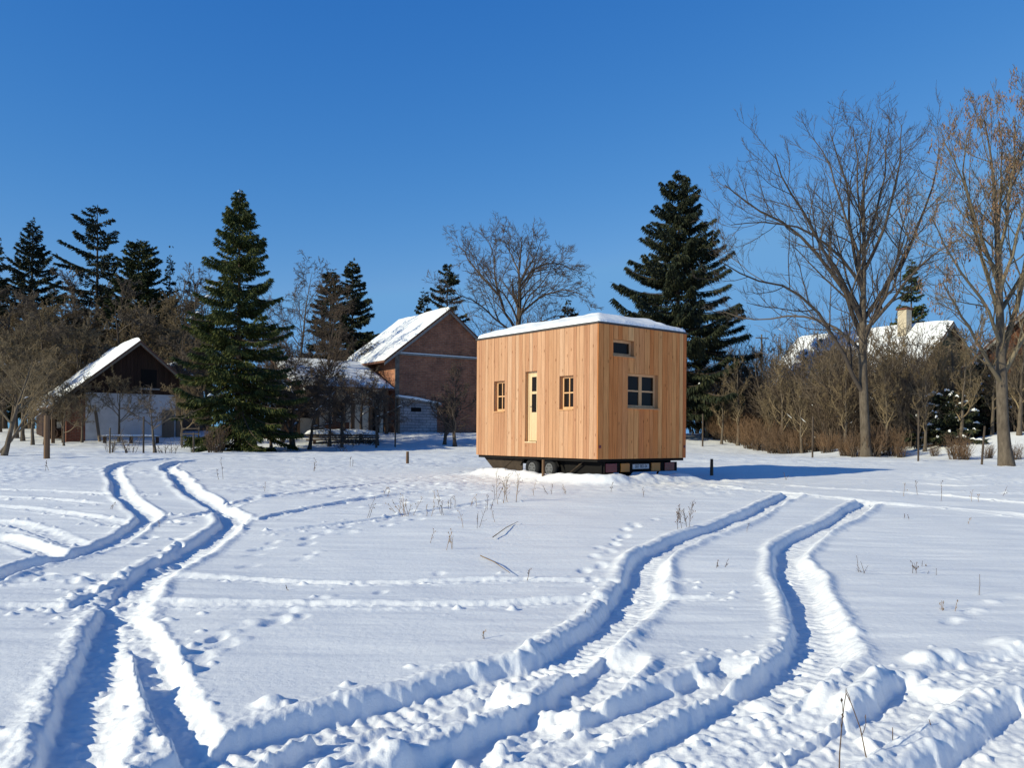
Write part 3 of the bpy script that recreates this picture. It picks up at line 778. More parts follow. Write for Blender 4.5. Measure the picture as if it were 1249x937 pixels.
def shrub(name, loc, H, spread, seed, m, label, group=None, stems=16, k=(7, 5), up=.05, twig_r=.006, lean=.45, cat='shrub', snow=0):
    rng = np.random.default_rng(seed); root = empty(name, loc, 0, label, cat, group)
    a = rng.uniform(0, 2 * np.pi, stems); rr = spread * .28 * np.sqrt(rng.random(stems))
    p = np.stack([rr * np.cos(a), rr * np.sin(a), np.full(stems, -.08)], 1)
    d = np.stack([lean * np.cos(a) * rng.random(stems), lean * np.sin(a) * rng.random(stems), np.ones(stems)], 1)
    L = H * rng.uniform(.6, 1.05, stems); mb = MB()
    P1, R1 = grow(p, d, L, np.full(stems, .008 + H * .006) * rng.uniform(.6, 1.2, stems), 7, rng, .11, up, .3); mb.arr(*tubes_arrays(P1, R1, 4))
    p, d, L2, r = sprout(P1, R1, L, k[0], rng, .12, 1, .6, .45, .6, None, .2, .5)
    P2, R2 = grow(p, d, L2, np.maximum(r, twig_r), 5, rng, .15, up, .45); mb.arr(*tubes_arrays(P2, R2, 3))
    p, d, L3, r = sprout(P2, R2, L2, k[1], rng, .15, 1, .6, .5, .6, None, .25, .4)
    P3, R3 = grow(p, d, L3, np.maximum(r, twig_r * .8), 3, rng, .18, up, .6); mb.arr(*tubes_arrays(P3, R3, 3))
    if snow:
        sn = snow_on(P2, np.maximum(R2, .012), rng, snow, .7, 1.3)
        if sn: sn.build('snow_clumps', M['cap'], root, smooth=True)
    st = MB(); st.arr(*tubes_arrays(P1[:, :4], R1[:, :4] * 1.15, 5)); st.build('stem', M['bark_dark'], root)
    mb.build('twig', m, root, smooth=True); return root

def conifer(name, loc, H, Rad, seed, m, label, group=None, crown0=.06, gap=.4, per=6, density=55, droop=.35, upturn=.25, power=.8, size=(.34, .085), hang=.6, irregular=.2, trunk_r=None, snow=0, cat='tree', open_=0., trunk_m=None, bare_tip=.0):
    rng = np.random.default_rng(seed); root = empty(name, loc, rng.uniform(0, 6), label, cat, group)
    tr = trunk_r or H * .013
    tp = np.array([[0, 0, -.15], [.02, 0, H * .3], [0, .03, H * .65], [0, 0, H]])
    mb = MB(); mb.arr(*tubes_arrays(tp[None], np.array([[tr * 1.25, tr * .85, tr * .45, .012]]), 8)); mb.build('trunk', trunk_m or M['bark_dark'], root, smooth=True)
    hs = []; z = H * crown0
    while z < H * .985:
        hs.append(z); z += gap * (1.15 - .6 * z / H) * rng.uniform(.75, 1.25)
    az = []; zz = []
    for h in hs:
        n = max(3, int(per * rng.uniform(.75, 1.2))); a0 = rng.uniform(0, 6.28)
        for q in range(n):
            if rng.random() < open_: continue
            az.append(a0 + 6.283 * q / n + rng.normal(0, .25)); zz.append(h + rng.normal(0, gap * .55))
    az = np.array(az); zz = np.array(zz); t = np.clip((zz / H - crown0) / (1 - crown0), 0, 1)
    L = Rad * np.clip(1 - t, 0, 1) ** power * rng.uniform(1 - irregular, 1 + irregular, len(t)) + .05
    L *= np.where(t < .12, .55 + 3.5 * t, 1)
    dirs = np.stack([np.cos(az), np.sin(az), np.zeros_like(az)], 1)
    slope = .25 * (t - .25) + .15 * t
    ns = 7; s = np.linspace(0, 1, ns)
    P = np.zeros((len(t), ns, 3)); P[:, :, 2] = zz[:, None]
    P += dirs[:, None, :] * (L[:, None] * s[None])[:, :, None]; sw = np.stack([-dirs[:, 1], dirs[:, 0], np.zeros_like(az)], 1); P += sw[:, None, :] * (rng.normal(0, .12, len(t))[:, None] * L[:, None] * s[None] ** 2)[:, :, None]
    dr = droop * (1 - t)[:, None]
    slope = slope + rng.normal(0, .10, len(t)); dr = dr * rng.uniform(.5, 1.5, len(t))[:, None]
    P[:, :, 2] += L[:, None] * (slope[:, None] * s - dr * s ** 1.4 + upturn * (1 - .5 * t)[:, None] * s ** 3)
    Rr = (.012 + .012 * L)[:, None] * (1 - .8 * s)[None]
    br = MB(); br.arr(*tubes_arrays(P, Rr, 4)); br.build('crown', M['bark_dark'], root)
    # sprays of needles: narrow leaf-shaped faces hanging from side shoots
    size = (size[0] * .82, size[1] * .72); cnt = np.maximum(5, (L * density * 1.55)).astype(int); par = np.repeat(np.arange(len(t)), cnt); N = len(par)
    f = .1 + .9 * rng.random(N) ** .75; x = f * (ns - 1); i = np.minimum(x.astype(int), ns - 2); w = (x - i)[:, None]
    p = P[par, i] * (1 - w) + P[par, i + 1] * w
    dd = dirs[par]; side = np.stack([-dd[:, 1], dd[:, 0], np.zeros(N)], 1) * rng.choice([-1, 1], N)[:, None]
    width = (.10 + .30 * L[par] * (1 - f) * .8 + .06) * rng.random(N)
    p = p + side * width[:, None]; p[:, 2] -= width * .35 * hang
    fwd = dd * rng.uniform(.2, 1.0, N)[:, None] + side * rng.uniform(-.2, .9, N)[:, None]; fwd[:, 2] += rng.normal(-hang, .35, N)
    fwd /= np.linalg.norm(fwd, axis=1, keepdims=True)
    ln = size[0] * rng.uniform(.55, 1.3, N)[:, None] * (1 - .45 * t[par])[:, None]; wd = size[1] * rng.uniform(.7, 1.4, N)[:, None] * (1 - .1 * t[par])[:, None]
    q = np.cross(fwd, rng.normal(0, 1, (N, 3))); q /= np.linalg.norm(q, axis=1, keepdims=True) + 1e-9
    V = np.stack([p, p + fwd * ln * .4 + q * wd * .5, p + fwd * ln, p + fwd * ln * .4 - q * wd * .5], 1).reshape(-1, 3)
    mb = MB(); mb.arr(V, np.arange(len(V)).reshape(-1, 4)); mb.build('foliage', m, root)
    if snow:
        n = int(snow); c = rng.integers(0, len(t), n); ff = rng.uniform(.45, .98, n); x = ff * (ns - 1); i = np.minimum(x.astype(int), ns - 2); w = (x - i)[:, None]
        p = P[c, i] * (1 - w) + P[c, i + 1] * w; p[:, 2] += .05
        d = dirs[c]; sl = rng.uniform(.08, .24, n) * (L[c] / max(L.max(), .5)) ** .3
        pp = np.stack([p - d * sl[:, None], p + np.array([0, 0, .03]), p + d * sl[:, None] - np.array([0, 0, .06])], 1)
        ss = MB(); ss.arr(*tubes_arrays(pp, np.stack([sl * .08, sl * .34, sl * .06], 1), 6)); ss.build('snow_clumps', M['cap'], root, smooth=True)
    return root

def dup(src, loc, rz, s=1.0, label=None, group=None, sz=None):
    r = src.copy(); COL.objects.link(r); r.location = [float(v) for v in loc]; r.rotation_euler = (0, 0, rz); r.scale = (s, s, s * (sz or 1))
    if label: r['label'] = label
    if group: r['group'] = group
    for ch in list(src.children):
        c = ch.copy(); COL.objects.link(c); c.parent = r
    return r

def weed(name, px, py, hpx, seed, label, m=None, group=None, n=1, lean=.25, heads=True, spread=.05, side=6):
    rng = np.random.default_rng(seed); g = ground(px, py); H = hpx * g[1] / F
    root = empty(name, g, 0, label, 'dry plant', group); s = MB()
    p = np.concatenate([rng.normal(0, spread, (n, 2)), np.full((n, 1), -.05)], 1)
    d = np.concatenate([rng.normal(0, lean, (n, 2)), np.ones((n, 1))], 1)
    L = H * rng.uniform(.65, 1.05, n); L[0] = H * 1.05
    thick = max(.0035, .00028 * g[1])
    P, Rr = grow(p, d, L, np.full(n, thick), 7, rng, .06, .02, .55); s.arr(*tubes_arrays(P, Rr, 4))
    s.build('stem', m or M['stalk'], root)
    if heads:
        p, d, L2, r = sprout(P, Rr, L, side, rng, .35, 1, .6, .22, .7, None, .25, .3)
        P2, R2 = grow(p, d, L2, np.maximum(r, thick * .6), 3, rng, .15, .05, .8); h = MB(); h.arr(*tubes_arrays(P2, R2, 3))
        T = P2[:, -1]; nb = len(T); C = T
        A = rng.normal(0, 1, (nb, 3)); A /= np.linalg.norm(A, axis=1, keepdims=True); u = np.array([0, 0, 1.])
        e = thick * 2.2
        V = np.stack([C - u * e * 1.5, C + A * e, C + u * e * 1.8, C - A * e], 1).reshape(-1, 3); h.arr(V, np.arange(len(V)).reshape(-1, 4))
        h.build('foliage', m or M['stalk'], root)  # dry seed heads and their side stalks, no leaves
    return root

# ------------------------------------------------------------------ buildings
def boards_wall(mb, x0, x1, y, zfun0, zfun1, w, rng, th=.03):
    """vertical boards in the plane y=const facing -y, lower and upper ends given by functions of x"""
    x = x0
    while x < x1 - .02:
        e = min(x1, x + w * rng.uniform(.85, 1.15)); a, b = x + .004, e - .004
        mb.add([(a, y - th, zfun0(a)), (b, y - th, zfun0(b)), (b, y, zfun0(b)), (a, y, zfun0(a)), (a, y - th, zfun1(a)), (b, y - th, zfun1(b)), (b, y, zfun1(b)), (a, y, zfun1(a))],
               [(0, 3, 2, 1), (4, 5, 6, 7), (0, 1, 5, 4), (1, 2, 6, 5), (2, 3, 7, 6), (3, 0, 4, 7)])
        x = e

def gable_roof(t, hw, l, ze, za, over_x, over_f, over_b, m_roof, snow=.18, seed=1, both=True, snow_inset=.0):
    """roof over a gable at y=0 running back to y=l; eaves at x=+-hw"""
    sl = (za - ze) / hw; th = .14
    for s in (-1, 1):
        x1 = s * (hw + over_x); z1 = ze - sl * over_x
        rf = MB(); rf.prism([(0, za), (x1, z1), (x1, z1 + th), (0, za + th)], 'y', -over_f, l + over_b); rf.build('roof', m_roof, t)
        bb = MB(); bb.prism([(0, za - .02), (x1, z1 - .02), (x1, z1 - .2), (0, za - .2)], 'y', -over_f - .03, -over_f - .004); bb.build('barge_board', M['asbestos'], t)
        if both or s < 0:
            n0, n1 = 26, 30; rng = np.random.default_rng(seed + s)
            uu = np.linspace(0, 1, n0); vv = np.linspace(0, 1, n1); U, V = np.meshgrid(uu, vv, indexing='ij')
            ed = np.minimum(np.minimum(1 - U, .02 + U * 0 + 1), np.minimum(V, 1 - V) * 2)
            hgt = snow * (sstep(-.01, .06, ed) * (.75 + .3 * fbm(U * 5, V * 5, 3, seed)) + .02)
            X = s * U * (hw + over_x - snow_inset); Z = za - np.abs(X) * sl + th + .003 + hgt
            Y = -over_f + .01 + V * (l + over_f + over_b - .02)
            q = (np.arange(n0 - 1)[:, None] * n1 + np.arange(n1 - 1)[None]); Q = np.stack([q, q + n1, q + n1 + 1, q + 1], -1).reshape(-1, 4)
            mb = MB(); mb.arr(np.stack([X, Y, Z], -1).reshape(-1, 3), Q); mb.build('roof_snow', M['cap'], t, smooth=True)

def make_barn():
    Y = 60.0; A = R(34); base = at_depth(545.8, Y); zb = 1.72; base[2] = zb
    t = empty('brick_barn', base, A, 'old brick barn with a tall plain gable and a snow covered steep roof', 'barn')
    hw = 4.25; l = 8.2; ze = 7.3 - zb; za = 10.62 - zb
    b = MB(); b.prism([(-hw, -.6), (hw, -.6), (hw, ze), (0, za - .03), (-hw, ze)], 'y', 0, l); b.build('wall', M['brick'], t)
    gable_roof(t, hw, l, ze, za, .95, .25, .3, M['tile'], .22, 5)
    b = MB(); b.box(-hw - .03, hw + .03, -.13, -.004, ze - .12, ze + .0); b.build('ledge', M['asbestos'], t)
    b = MB(); b.box(-hw, hw, -.14, -.01, ze + .003, ze + .06); b.build('ledge_snow', M['cap'], t)
    b = MB(); b.box(-hw - .02, -hw + .30, -.06, -.003, -.5, ze - .13); b.build('corner_pier', M['stone'], t)

def make_shed():
    # block-built lean-to in front of the barn gable
    p = W(487, 530, 57.5); zb = 1.62
    t = empty('block_shed', (p[0], p[1], zb), R(34), 'small whitewashed block shed with a slanting lid of snow against the barn', 'shed')
    wd = 3.0; d = 2.4; zl, zr = 2.45, 2.05
    b = MB(); b.prism([(0, -.5), (wd, -.5), (wd, zr), (0, zl)], 'y', 0, d); b.build('wall', M['block'], t)
    b = MB(); b.prism([(-.2, zl + .02), (wd + .25, zr + .0), (wd + .25, zr + .1), (-.2, zl + .12)], 'y', -.25, d); b.build('roof', M['asbestos'], t)
    b = MB(); b.prism([(-.2, zl + .123), (wd + .25, zr + .103), (wd + .22, zr + .2), (1.2, zl + .14), (-.17, zl + .24)], 'y', -.24, d); b.build('roof_snow', M['cap'], t, bevel=.03)
    b = MB(); b.box(-.12, .02, -.08, .1, -.5, zl); b.build('corner_post', M['greywood'], t)
    b = MB(); b.box(.9, 1.7, -.03, -.003, 1.55, 1.85); b.build('vent_opening', M['void'], t)

def make_cottage():
    # low cream fronted wing left of the barn with timber posts
    p = W(474, 526, 57.0); zb = 1.6; A = R(34)
    t = empty('cream_cottage', (p[0], p[1], zb), A, 'low cream walled farm wing with timber posts under a sagging snow roof', 'cottage')
    # local: -x runs to the left and nearer along the front; ridge at the back
    L = 6.6; D = 5.0
    b = MB(); b.box(-L, 0, .9, D, -.8, 3.1); b.build('wall', M['cream'], t)
    rng = np.random.default_rng(3)
    for k, x in enumerate((-6.4, -5.1, -3.9, -2.6, -1.3, -.1)):
        q = MB(); q.box(x - .1, x + .1, .05, .25, -.8, 3.0); q.build('post', M['postwood'], t)
    for x in (-5.6, -3.3):
        q = MB(); q.box(x - .4, x + .4, .86, .897, 1.0, 2.1); f = q.build('window', M['void'], t)
        q = MB(); q.box(x - .45, x - .4, .84, .9, .95, 2.15); q.box(x + .4, x + .45, .84, .9, .95, 2.15); q.box(x - .4, x + .4, .84, .9, 2.1, 2.15); q.build('frame', M['postwood'], f)
    q = MB(); q.box(-1.1, -.3, .86, .897, -.7, 1.8); q.build('doorway', M['void'], t)
    q = MB(); q.box(-4.6, -2.9, -.0, .04, -.2, .75); q.build('board_rail', M['redwood'], t)
    z0, z1 = 3.0, 5.2
    q = MB(); q.prism([(-.35, z0), (D, z1), (D, z1 + .12), (-.35, z0 + .12)], 'x', -L - .3, .3); q.build('roof', M['tile'], t)
    n0, n1 = 40, 20; U, V = np.meshgrid(np.linspace(0, 1, n0), np.linspace(0, 1, n1), indexing='ij')
    ed = np.minimum(np.minimum(U, 1 - U) * 6, np.minimum(V, 1 - V) * 4)
    X = -L - .28 + U * (L + .56); Yy = -.33 + V * (D + .3); Z = z0 + (z1 - z0) * (Yy + .35) / (D + .35) + .124 + .22 * sstep(-.02, .3, ed) * (.8 + .4 * fbm(U * 6, V * 3, 3, 4))
    k = (np.arange(n0 - 1)[:, None] * n1 + np.arange(n1 - 1)[None]); mb = MB(); mb.arr(np.stack([X, Yy, Z], -1).reshape(-1, 3), np.stack([k, k + n1, k + n1 + 1, k + 1], -1).reshape(-1, 4)); mb.build('roof_snow', M['cap'], t, smooth=True)
    q = MB(); q.prism([(-.3, 3.0), (4.9, 5.15), (4.9, 3.0)], 'x', -.16, -.03); q.build('gable_wall', M['greywood'], t)

def make_left_house():
    Y = 52.0; A = R(38); p = W(167, 533, Y); zb = 1.27
    t = empty('wooden_shed_house', (p[0], Y, zb), A, 'dark gabled timber shed with a white lower wall and long snowy roof slope', 'shed')
    za = 7.22 - zb; ze = za - .86 * 5.2; hl = 5.2; sl = (za - ze) / hl
    l = 7.0; rng = np.random.default_rng(4)
    hr = 2.8
    b = MB(); b.box(-2.95, 2.35, 0, .25, -.5, 2.72); b.build('white_wall', M['white_wall'], t)
    b = MB(); zf = lambda x: za - .05 - sl * abs(x)
    x = np.linspace(-4.1, hr, 26)
    boards_wall(b, -3.55, hr, -.02, lambda x: 2.74, zf, .2, rng); b.build('gable_boards', M['darkwood'], t)
    b = MB(); b.box(-4.0, -2.96, .0, .22, -.5, 2.3); b.build('brick_pier', M['brick_red'], t)
    b = MB(); b.box(2.38, 2.62, -.12, .12, -.5, 2.73); b.build('corner_post', M['greywood'], t)
    b = MB(); b.prism([(-4.6, -.5), (hr, -.5), (hr, zf(hr) - .1), (0, za - .15), (-4.6, zf(4.6) - .1)], 'y', 2.6, l); b.build('rear_wall', M['darkwood'], t)
    for s, xe in ((-1, 5.0), (1, 2.95)):
        rf = MB(); z1 = za - sl * xe
        rf.prism([(0, za), (s * xe, z1), (s * xe, z1 + .12), (0, za + .12)], 'y', -.7, l + .3); rf.build('roof', M['tile'], t)
        bb = MB(); bb.prism([(0, za - .01), (s * xe, z1 - .01), (s * xe, z1 - .16), (0, za - .16)], 'y', -.73, -.704); bb.build('barge_board', M['greywood'], t)
        n0, n1 = 40, 22; U, V = np.meshgrid(np.linspace(0, 1, n0), np.linspace(0, 1, n1), indexing='ij')
        ed = np.minimum(np.minimum(U * 0 + 1, 1 - U) * 6, np.minimum(V, 1 - V) * 4)
        X = s * U * (xe - .03); hgt = (.26 if s < 0 else .10) * sstep(-.02, .3, ed) * (.75 + .55 * fbm(U * 9, V * 4, 3, 6 + s))
        Z = za - np.abs(X) * sl + .123 + hgt; Yy = -.69 + V * (l + .95)
        k = (np.arange(n0 - 1)[:, None] * n1 + np.arange(n1 - 1)[None]); mb = MB(); mb.arr(np.stack([X, Yy, Z], -1).reshape(-1, 3), np.stack([k, k + n1, k + n1 + 1, k + 1], -1).reshape(-1, 4)); mb.build('roof_snow', M['cap'], t, smooth=True)
    q = MB(); q.box(.2, 1.15, -.075, -.054, 3.2, 4.3); q.build('hatch', M['void'], t)
    q = MB(); q.box(.1, 1.3, -.25, -.055, 3.0, 3.1); q.build('hatch_sill', M['asbestos'], t)
    q = MB(); q.box(1.5, 2.25, -.05, -.004, -.4, 1.75); d = q.build('door', M['greywood'], t)
    q = MB(); q.bar((1.6, -.06, .75), (1.6, -.1, .9), .03); q.build('handle', M['trim'], d)
    for x in (-4.75, -4.2):
        q = MB(); q.box(x - .09, x + .09, -.45, -.27, -.5, zf(x) - .1); q.build('post', M['postwood'], t)
    q = MB(); q.box(-4.9, -4.1, -.42, -.3, 1.35, 1.5); q.build('rail', M['postwood'], t)

def make_house_right():
    Y = 60.0; A = R(34); p = W(1155, 395, Y); zb = 1.3
    t = empty('snow_roofed_house', (p[0], Y, zb), A, 'house with a broad snowy roof, green gable and pale chimney behind the thicket', 'house')
    za = p[2] - zb; hw = 4.6; ze = za - 4.0; l = 12.5
    b = MB(); b.prism([(-hw, -.6), (hw, -.6), (hw, ze), (0, za - .04), (-hw, ze)], 'y', 0, l); b.build('wall', M['cream'], t)
    b = MB(); rng = np.random.default_rng(8); boards_wall(b, -hw, hw, -.01, lambda x: ze - 1.2, lambda x: za - .08 - (za - ze) / hw * abs(x), .22, rng); b.build('gable_boards', M['greenwall'], t)
    gable_roof(t, hw, l, ze, za, .5, .5, .4, M['tile'], .22, 9)
    q = MB(); cz = za + 1.25; q.box(-1.2, -.5, 2.4, 3.1, za - 1.2, cz); c = q.build('chimney', M['chimney'], t)
    q = MB(); q.box(-1.28, -.42, 2.32, 3.18, cz + .002, cz + .12); q.build('chimney_cap', M['brick_red'], c)
    q = MB(); q.box(-.5, .5, -.09, -.045, ze - .4, ze + .8); f = q.build('window', M['glass'], t)
    q = MB(); q.box(-.58, -.5, -.1, -.042, ze - .48, ze + .88); q.box(.5, .58, -.1, -.042, ze - .48, ze + .88); q.box(-.5, .5, -.1, -.042, ze + .8, ze + .88); q.build('frame', M['frame'], f)
    # dormer on the snowy slope
    q = MB(); q.box(-3.4, -1.6, 6.0, 8.0, ze, ze + 2.4); d = q.build('dormer', M['greywood'], t)
    q = MB(); q.box(-3.6, -1.4, 5.85, 8.15, ze + 2.4, ze + 2.62); q.build('dormer_snow', M['cap'], d, bevel=.08)

def make_wood_barn():
    Y = 47.0; p = W(1262, 372, Y); zb = 1.2; A = R(-38)
    t = empty('red_brown_barn', (p[0], Y, zb), A, 'red brown boarded barn with pale crossbeams behind the seed laden tree', 'barn')
    za = p[2] - zb; hw = 4.2; ze = za - 4.2; l = 8
    b = MB(); rng = np.random.default_rng(9); boards_wall(b, -hw, hw, -.01, lambda x: -.5, lambda x: za - .06 - (za - ze) / hw * abs(x), .22, rng); b.build('front_boards', M['redwood'], t)
    b = MB(); b.prism([(-hw, -.6), (hw, -.6), (hw, ze), (0, za - .1), (-hw, ze)], 'y', 0, l); b.build('wall', M['darkwood'], t)
    for z in (1.2, 2.5, 3.9):
        q = MB(); q.box(-hw + .05, hw, -.1, -.045, z, z + .14); q.build('crossbeam', M['postwood'], t)
    gable_roof(t, hw, l, ze, za, .5, .4, .3, M['tile'], .15, 12)

def post(px, base_py, top_py, wpx, name, label, m, group=None, sides=8, lean=(0, 0), cat='post', Y=None, flat_cap=False):
    g = ground(px, base_py) if Y is None else at_depth(px, Y)
    top = W(px, top_py, g[1])[2]; r = wpx * g[1] / F / 2; h = top - g[2]
    t = MB(); t.path([(0, 0, -.25), (lean[0] * .5, lean[1] * .5, h * .5), (lean[0], lean[1], h)], [r * 1.06, r, r * .92], sides)
    a = [2 * math.pi * k / sides for k in range(sides)]
    t.add([(lean[0] + r * .9 * math.cos(q), lean[1] + r * .9 * math.sin(q), h) for q in a], [tuple(range(sides))])
    o = t.build(name, m); o.location = [float(v) for v in g]; tag(o, label, cat, group)
    return o

# ================================================================== build everything
make_snow()
make_hut()
make_barn(); make_shed(); make_cottage(); make_left_house(); make_house_right(); make_wood_barn()

# second snowy roof beside the left shed
p = W(208, 470, 60); t = empty('back_shed', (p[0], p[1], 1.6), R(38), 'little shed with snow roof showing between dark gable and tall spruce', 'shed')
q = MB(); q.box(-2, 2, -1.2, 1.8, -.8, 3.4); q.build('wall', M['greywood'], t)
q = MB(); q.prism([(-2.3, 3.1), (0, 4.7), (2.3, 3.1), (2.3, 3.25), (0, 4.85), (-2.3, 3.25)], 'y', -1.4, 2); q.build('roof', M['tile'], t)
q = MB(); q.prism([(-2.3, 3.26), (0, 4.86), (2.3, 3.26), (2.25, 3.46), (0, 5.08), (-2.25, 3.46)], 'y', -1.38, 1.98); q.build('roof_snow', M['cap'], t, bevel=.05)

# ---- the two large trees at the right
Yb = ground(1057, 558)[1]
def Wd(px, py, dy=0): 
    v = W(px, py, Yb + dy); return v
bt = ground(1057, 558)
lower = .17
def zc(pts, d0, d1):   # photograph points -> world, drifting in depth from d0 to d1
    n = len(pts); return [tuple(W(a, b + lower * max(0, 320 - b), Yb + d0 + (d1 - d0) * i / (n - 1))) for i, (a, b) in enumerate(pts)]
trunk = [tuple(W(x, y, Yb)) + (r,) for x, y, r in [(1057, 562, .25), (1055, 520, .21), (1053, 470, .19), (1052, 420, .165), (1053, 360, .12), (1054, 298, .085), (1053, 230, .07), (1060, 180, .035), (1064, 146, .015)]]
limbs = [
 (zc([(1053, 480), (1032, 440), (1000, 385), (960, 352), (915, 340), (878, 318)], 0, -3.0), .13),
 (zc([(1052, 412), (1025, 350), (990, 300), (955, 262), (915, 235), (884, 206)], 0, 2.5), .15),
 (zc([(1052, 395), (1030, 348), (1006, 305), (985, 255), (958, 205), (945, 160)], 0, -2.0), .14),
 (zc([(1053, 362), (1042, 310), (1036, 250), (1030, 190), (1012, 128)], 0, 1.5), .12),
 (zc([(1053, 350), (1040, 280), (1024, 225), (1010, 170), (990, 135)], 0, -1.2), .10),
 (zc([(1053, 390), (1080, 350), (1106, 310), (1122, 258), (1138, 200), (1146, 152)], 0, 2.0), .14),
 (zc([(1053, 405), (1085, 370), (1115, 330), (1150, 300), (1178, 282)], 0, -2.5), .13),
 (zc([(1054, 330), (1072, 290), (1086, 240), (1096, 180), (1100, 118)], 0, -1.0), .11),
 (zc([(1054, 300), (1068, 250), (1078, 200), (1082, 140), (1085, 112)], 0, 1.5), .09),
 (zc([(1052, 430), (1020, 400), (975, 385), (925, 392), (882, 380)], 0, 2.5), .10),
 (zc([(1052, 350), (1020, 305), (975, 270), (930, 262), (892, 265)], 0, -3.0), .10),
 (zc([(1054, 270), (1046, 220), (1046, 165), (1040, 118)], 0, .8), .08),
 (zc([(1053, 440), (1060, 400), (1078, 365), (1090, 330), (1100, 290)], 0, -4.0), .10),
 (zc([(1053, 420), (1045, 370), (1030, 330), (1020, 280), (1000, 240)], 0, 4.0), .10),
 (zc([(1053, 420), (1070, 375), (1092, 340), (1120, 230)], 0, 4.0), .10),
]
tree_from('ash_tree', bt, trunk, limbs, 'large bare tree with a wide fanning crown standing alone at the edge of the thicket', 'tree', (M['bark'], M['twig_grey']),
  [dict(k=12, ang=.76, ratio=.42, wander=.09, trop=.06, n=7, rr=.5, sides=5, f0=.12, decay=.45), dict(k=8, ang=.7, ratio=.48, wander=.13, trop=.08, n=5, rr=.5, rmax=.028), dict(k=6, ang=.6, ratio=.5, wander=.15, trop=.12, n=4, rr=.55, rmax=.013)], 21, twig_r=.0095, limb_r=.82)

Yb = ground(1227, 569)[1]; bt = ground(1227, 569)
trunk = [tuple(W(x, y, Yb)) + (r,) for x, y, r in [(1228, 572, .25), (1224, 530, .20), (1222, 480, .185), (1221, 430, .155), (1219, 370, .12), (1217, 300, .10), (1212, 220, .08), (1206, 175, .04), (1200, 142, .015)]]
limbs = [
 (zc([(1223, 470), (1200, 430), (1178, 395), (1165, 370), (1150, 345)], 0, -2), .12),
 (zc([(1221, 440), (1238, 380), (1250, 300), (1262, 200), (1268, 95)], 0, 1), .16),
 (zc([(1220, 400), (1205, 340), (1190, 270), (1178, 210), (1160, 165), (1150, 140)], 0, 1.5), .11),
 (zc([(1218, 350), (1200, 290), (1185, 240), (1175, 190), (1180, 130)], 0, -1.5), .10),
 (zc([(1218, 320), (1228, 260), (1232, 200), (1238, 150), (1236, 105)], 0, -1), .10),
 (zc([(1217, 280), (1220, 220), (1222, 160), (1218, 110)], 0, 1), .08),
 (zc([(1222, 460), (1250, 410), (1280, 360), (1310, 320), (1330, 260)], 0, -1.5), .13),
 (zc([(1220, 380), (1250, 330), (1290, 250), (1300, 150)], 0, 2), .12),
 (zc([(1220, 420), (1200, 370), (1170, 330), (1150, 290), (1135, 250)], 0, -3), .10),
 (zc([(1219, 360), (1235, 300), (1250, 230), (1252, 150), (1250, 90)], 0, -3), .10),
]
tree_from('key_laden_tree', bt, trunk, limbs, 'tall bare tree hung with brown seed clusters rising from the snow bank', 'tree', (M['bark'], M['twig_olive']),
  [dict(k=12, ang=.68, ratio=.36, wander=.09, trop=.09, n=6, rr=.45, sides=4, f0=.12, decay=.4), dict(k=7, ang=.6, ratio=.5, wander=.12, trop=.10, n=4, rr=.5, rmax=.022), dict(k=5, ang=.5, ratio=.55, wander=.14, trop=.08, n=3, rr=.6, rmax=.013)], 22, keys=.14, twig_r=.010)

# ---- the wide bare tree behind the hut
lower = 0
Yb = 62.0; bt = at_depth(628, Yb)
trunk = [tuple(W(x, y, Yb)) + (r,) for x, y, r in [(628, 525, .40), (630, 450, .33), (632, 400, .28), (634, 360, .22), (633, 330, .16), (636, 300, .05), (637, 288, .02)]]
limbs = [
 (zc([(630, 405), (612, 370), (604, 340), (602, 310), (595, 292)], 0, 2), .17),
 (zc([(608, 360), (590, 340), (575, 322), (565, 305), (552, 298)], 1, 3), .13),
 (zc([(630, 410), (600, 385), (580, 368), (560, 360), (548, 350)], 0, -3), .13),
 (zc([(634, 350), (650, 330), (668, 322), (686, 322), (700, 332)], 0, 2), .14),
 (zc([(633, 385), (655, 365), (680, 355), (700, 356), (715, 362)], 0, -2), .14),
 (zc([(634, 345), (645, 325), (655, 308), (660, 292)], 0, -2), .12),
 (zc([(633, 335), (625, 315), (618, 300), (612, 288)], 0, 3), .10),
 (zc([(632, 400), (640, 370), (665, 340), (680, 310)], 0, -5), .12),
 (zc([(632, 395), (620, 365), (600, 345), (585, 320)], 0, -5), .12),
 (zc([(631, 415), (655, 395), (685, 385), (705, 388)], 0, 4), .11),
]
tree_from('broad_tree', bt, trunk, limbs, 'broad round crowned bare tree rising behind the hut roof', 'tree', (M['bark_dark'], M['twig_dark']),
  [dict(k=13, ang=.7, ratio=.42, wander=.13, trop=.03, n=6, rr=.45, sides=4, f0=.12, decay=.3), dict(k=8, ang=.7, ratio=.5, wander=.18, trop=.02, n=4, rr=.5, rmax=.035), dict(k=7, ang=.65, ratio=.55, wander=.22, trop=.02, n=3, rr=.6, rmax=.02)], 23, twig_r=.016)

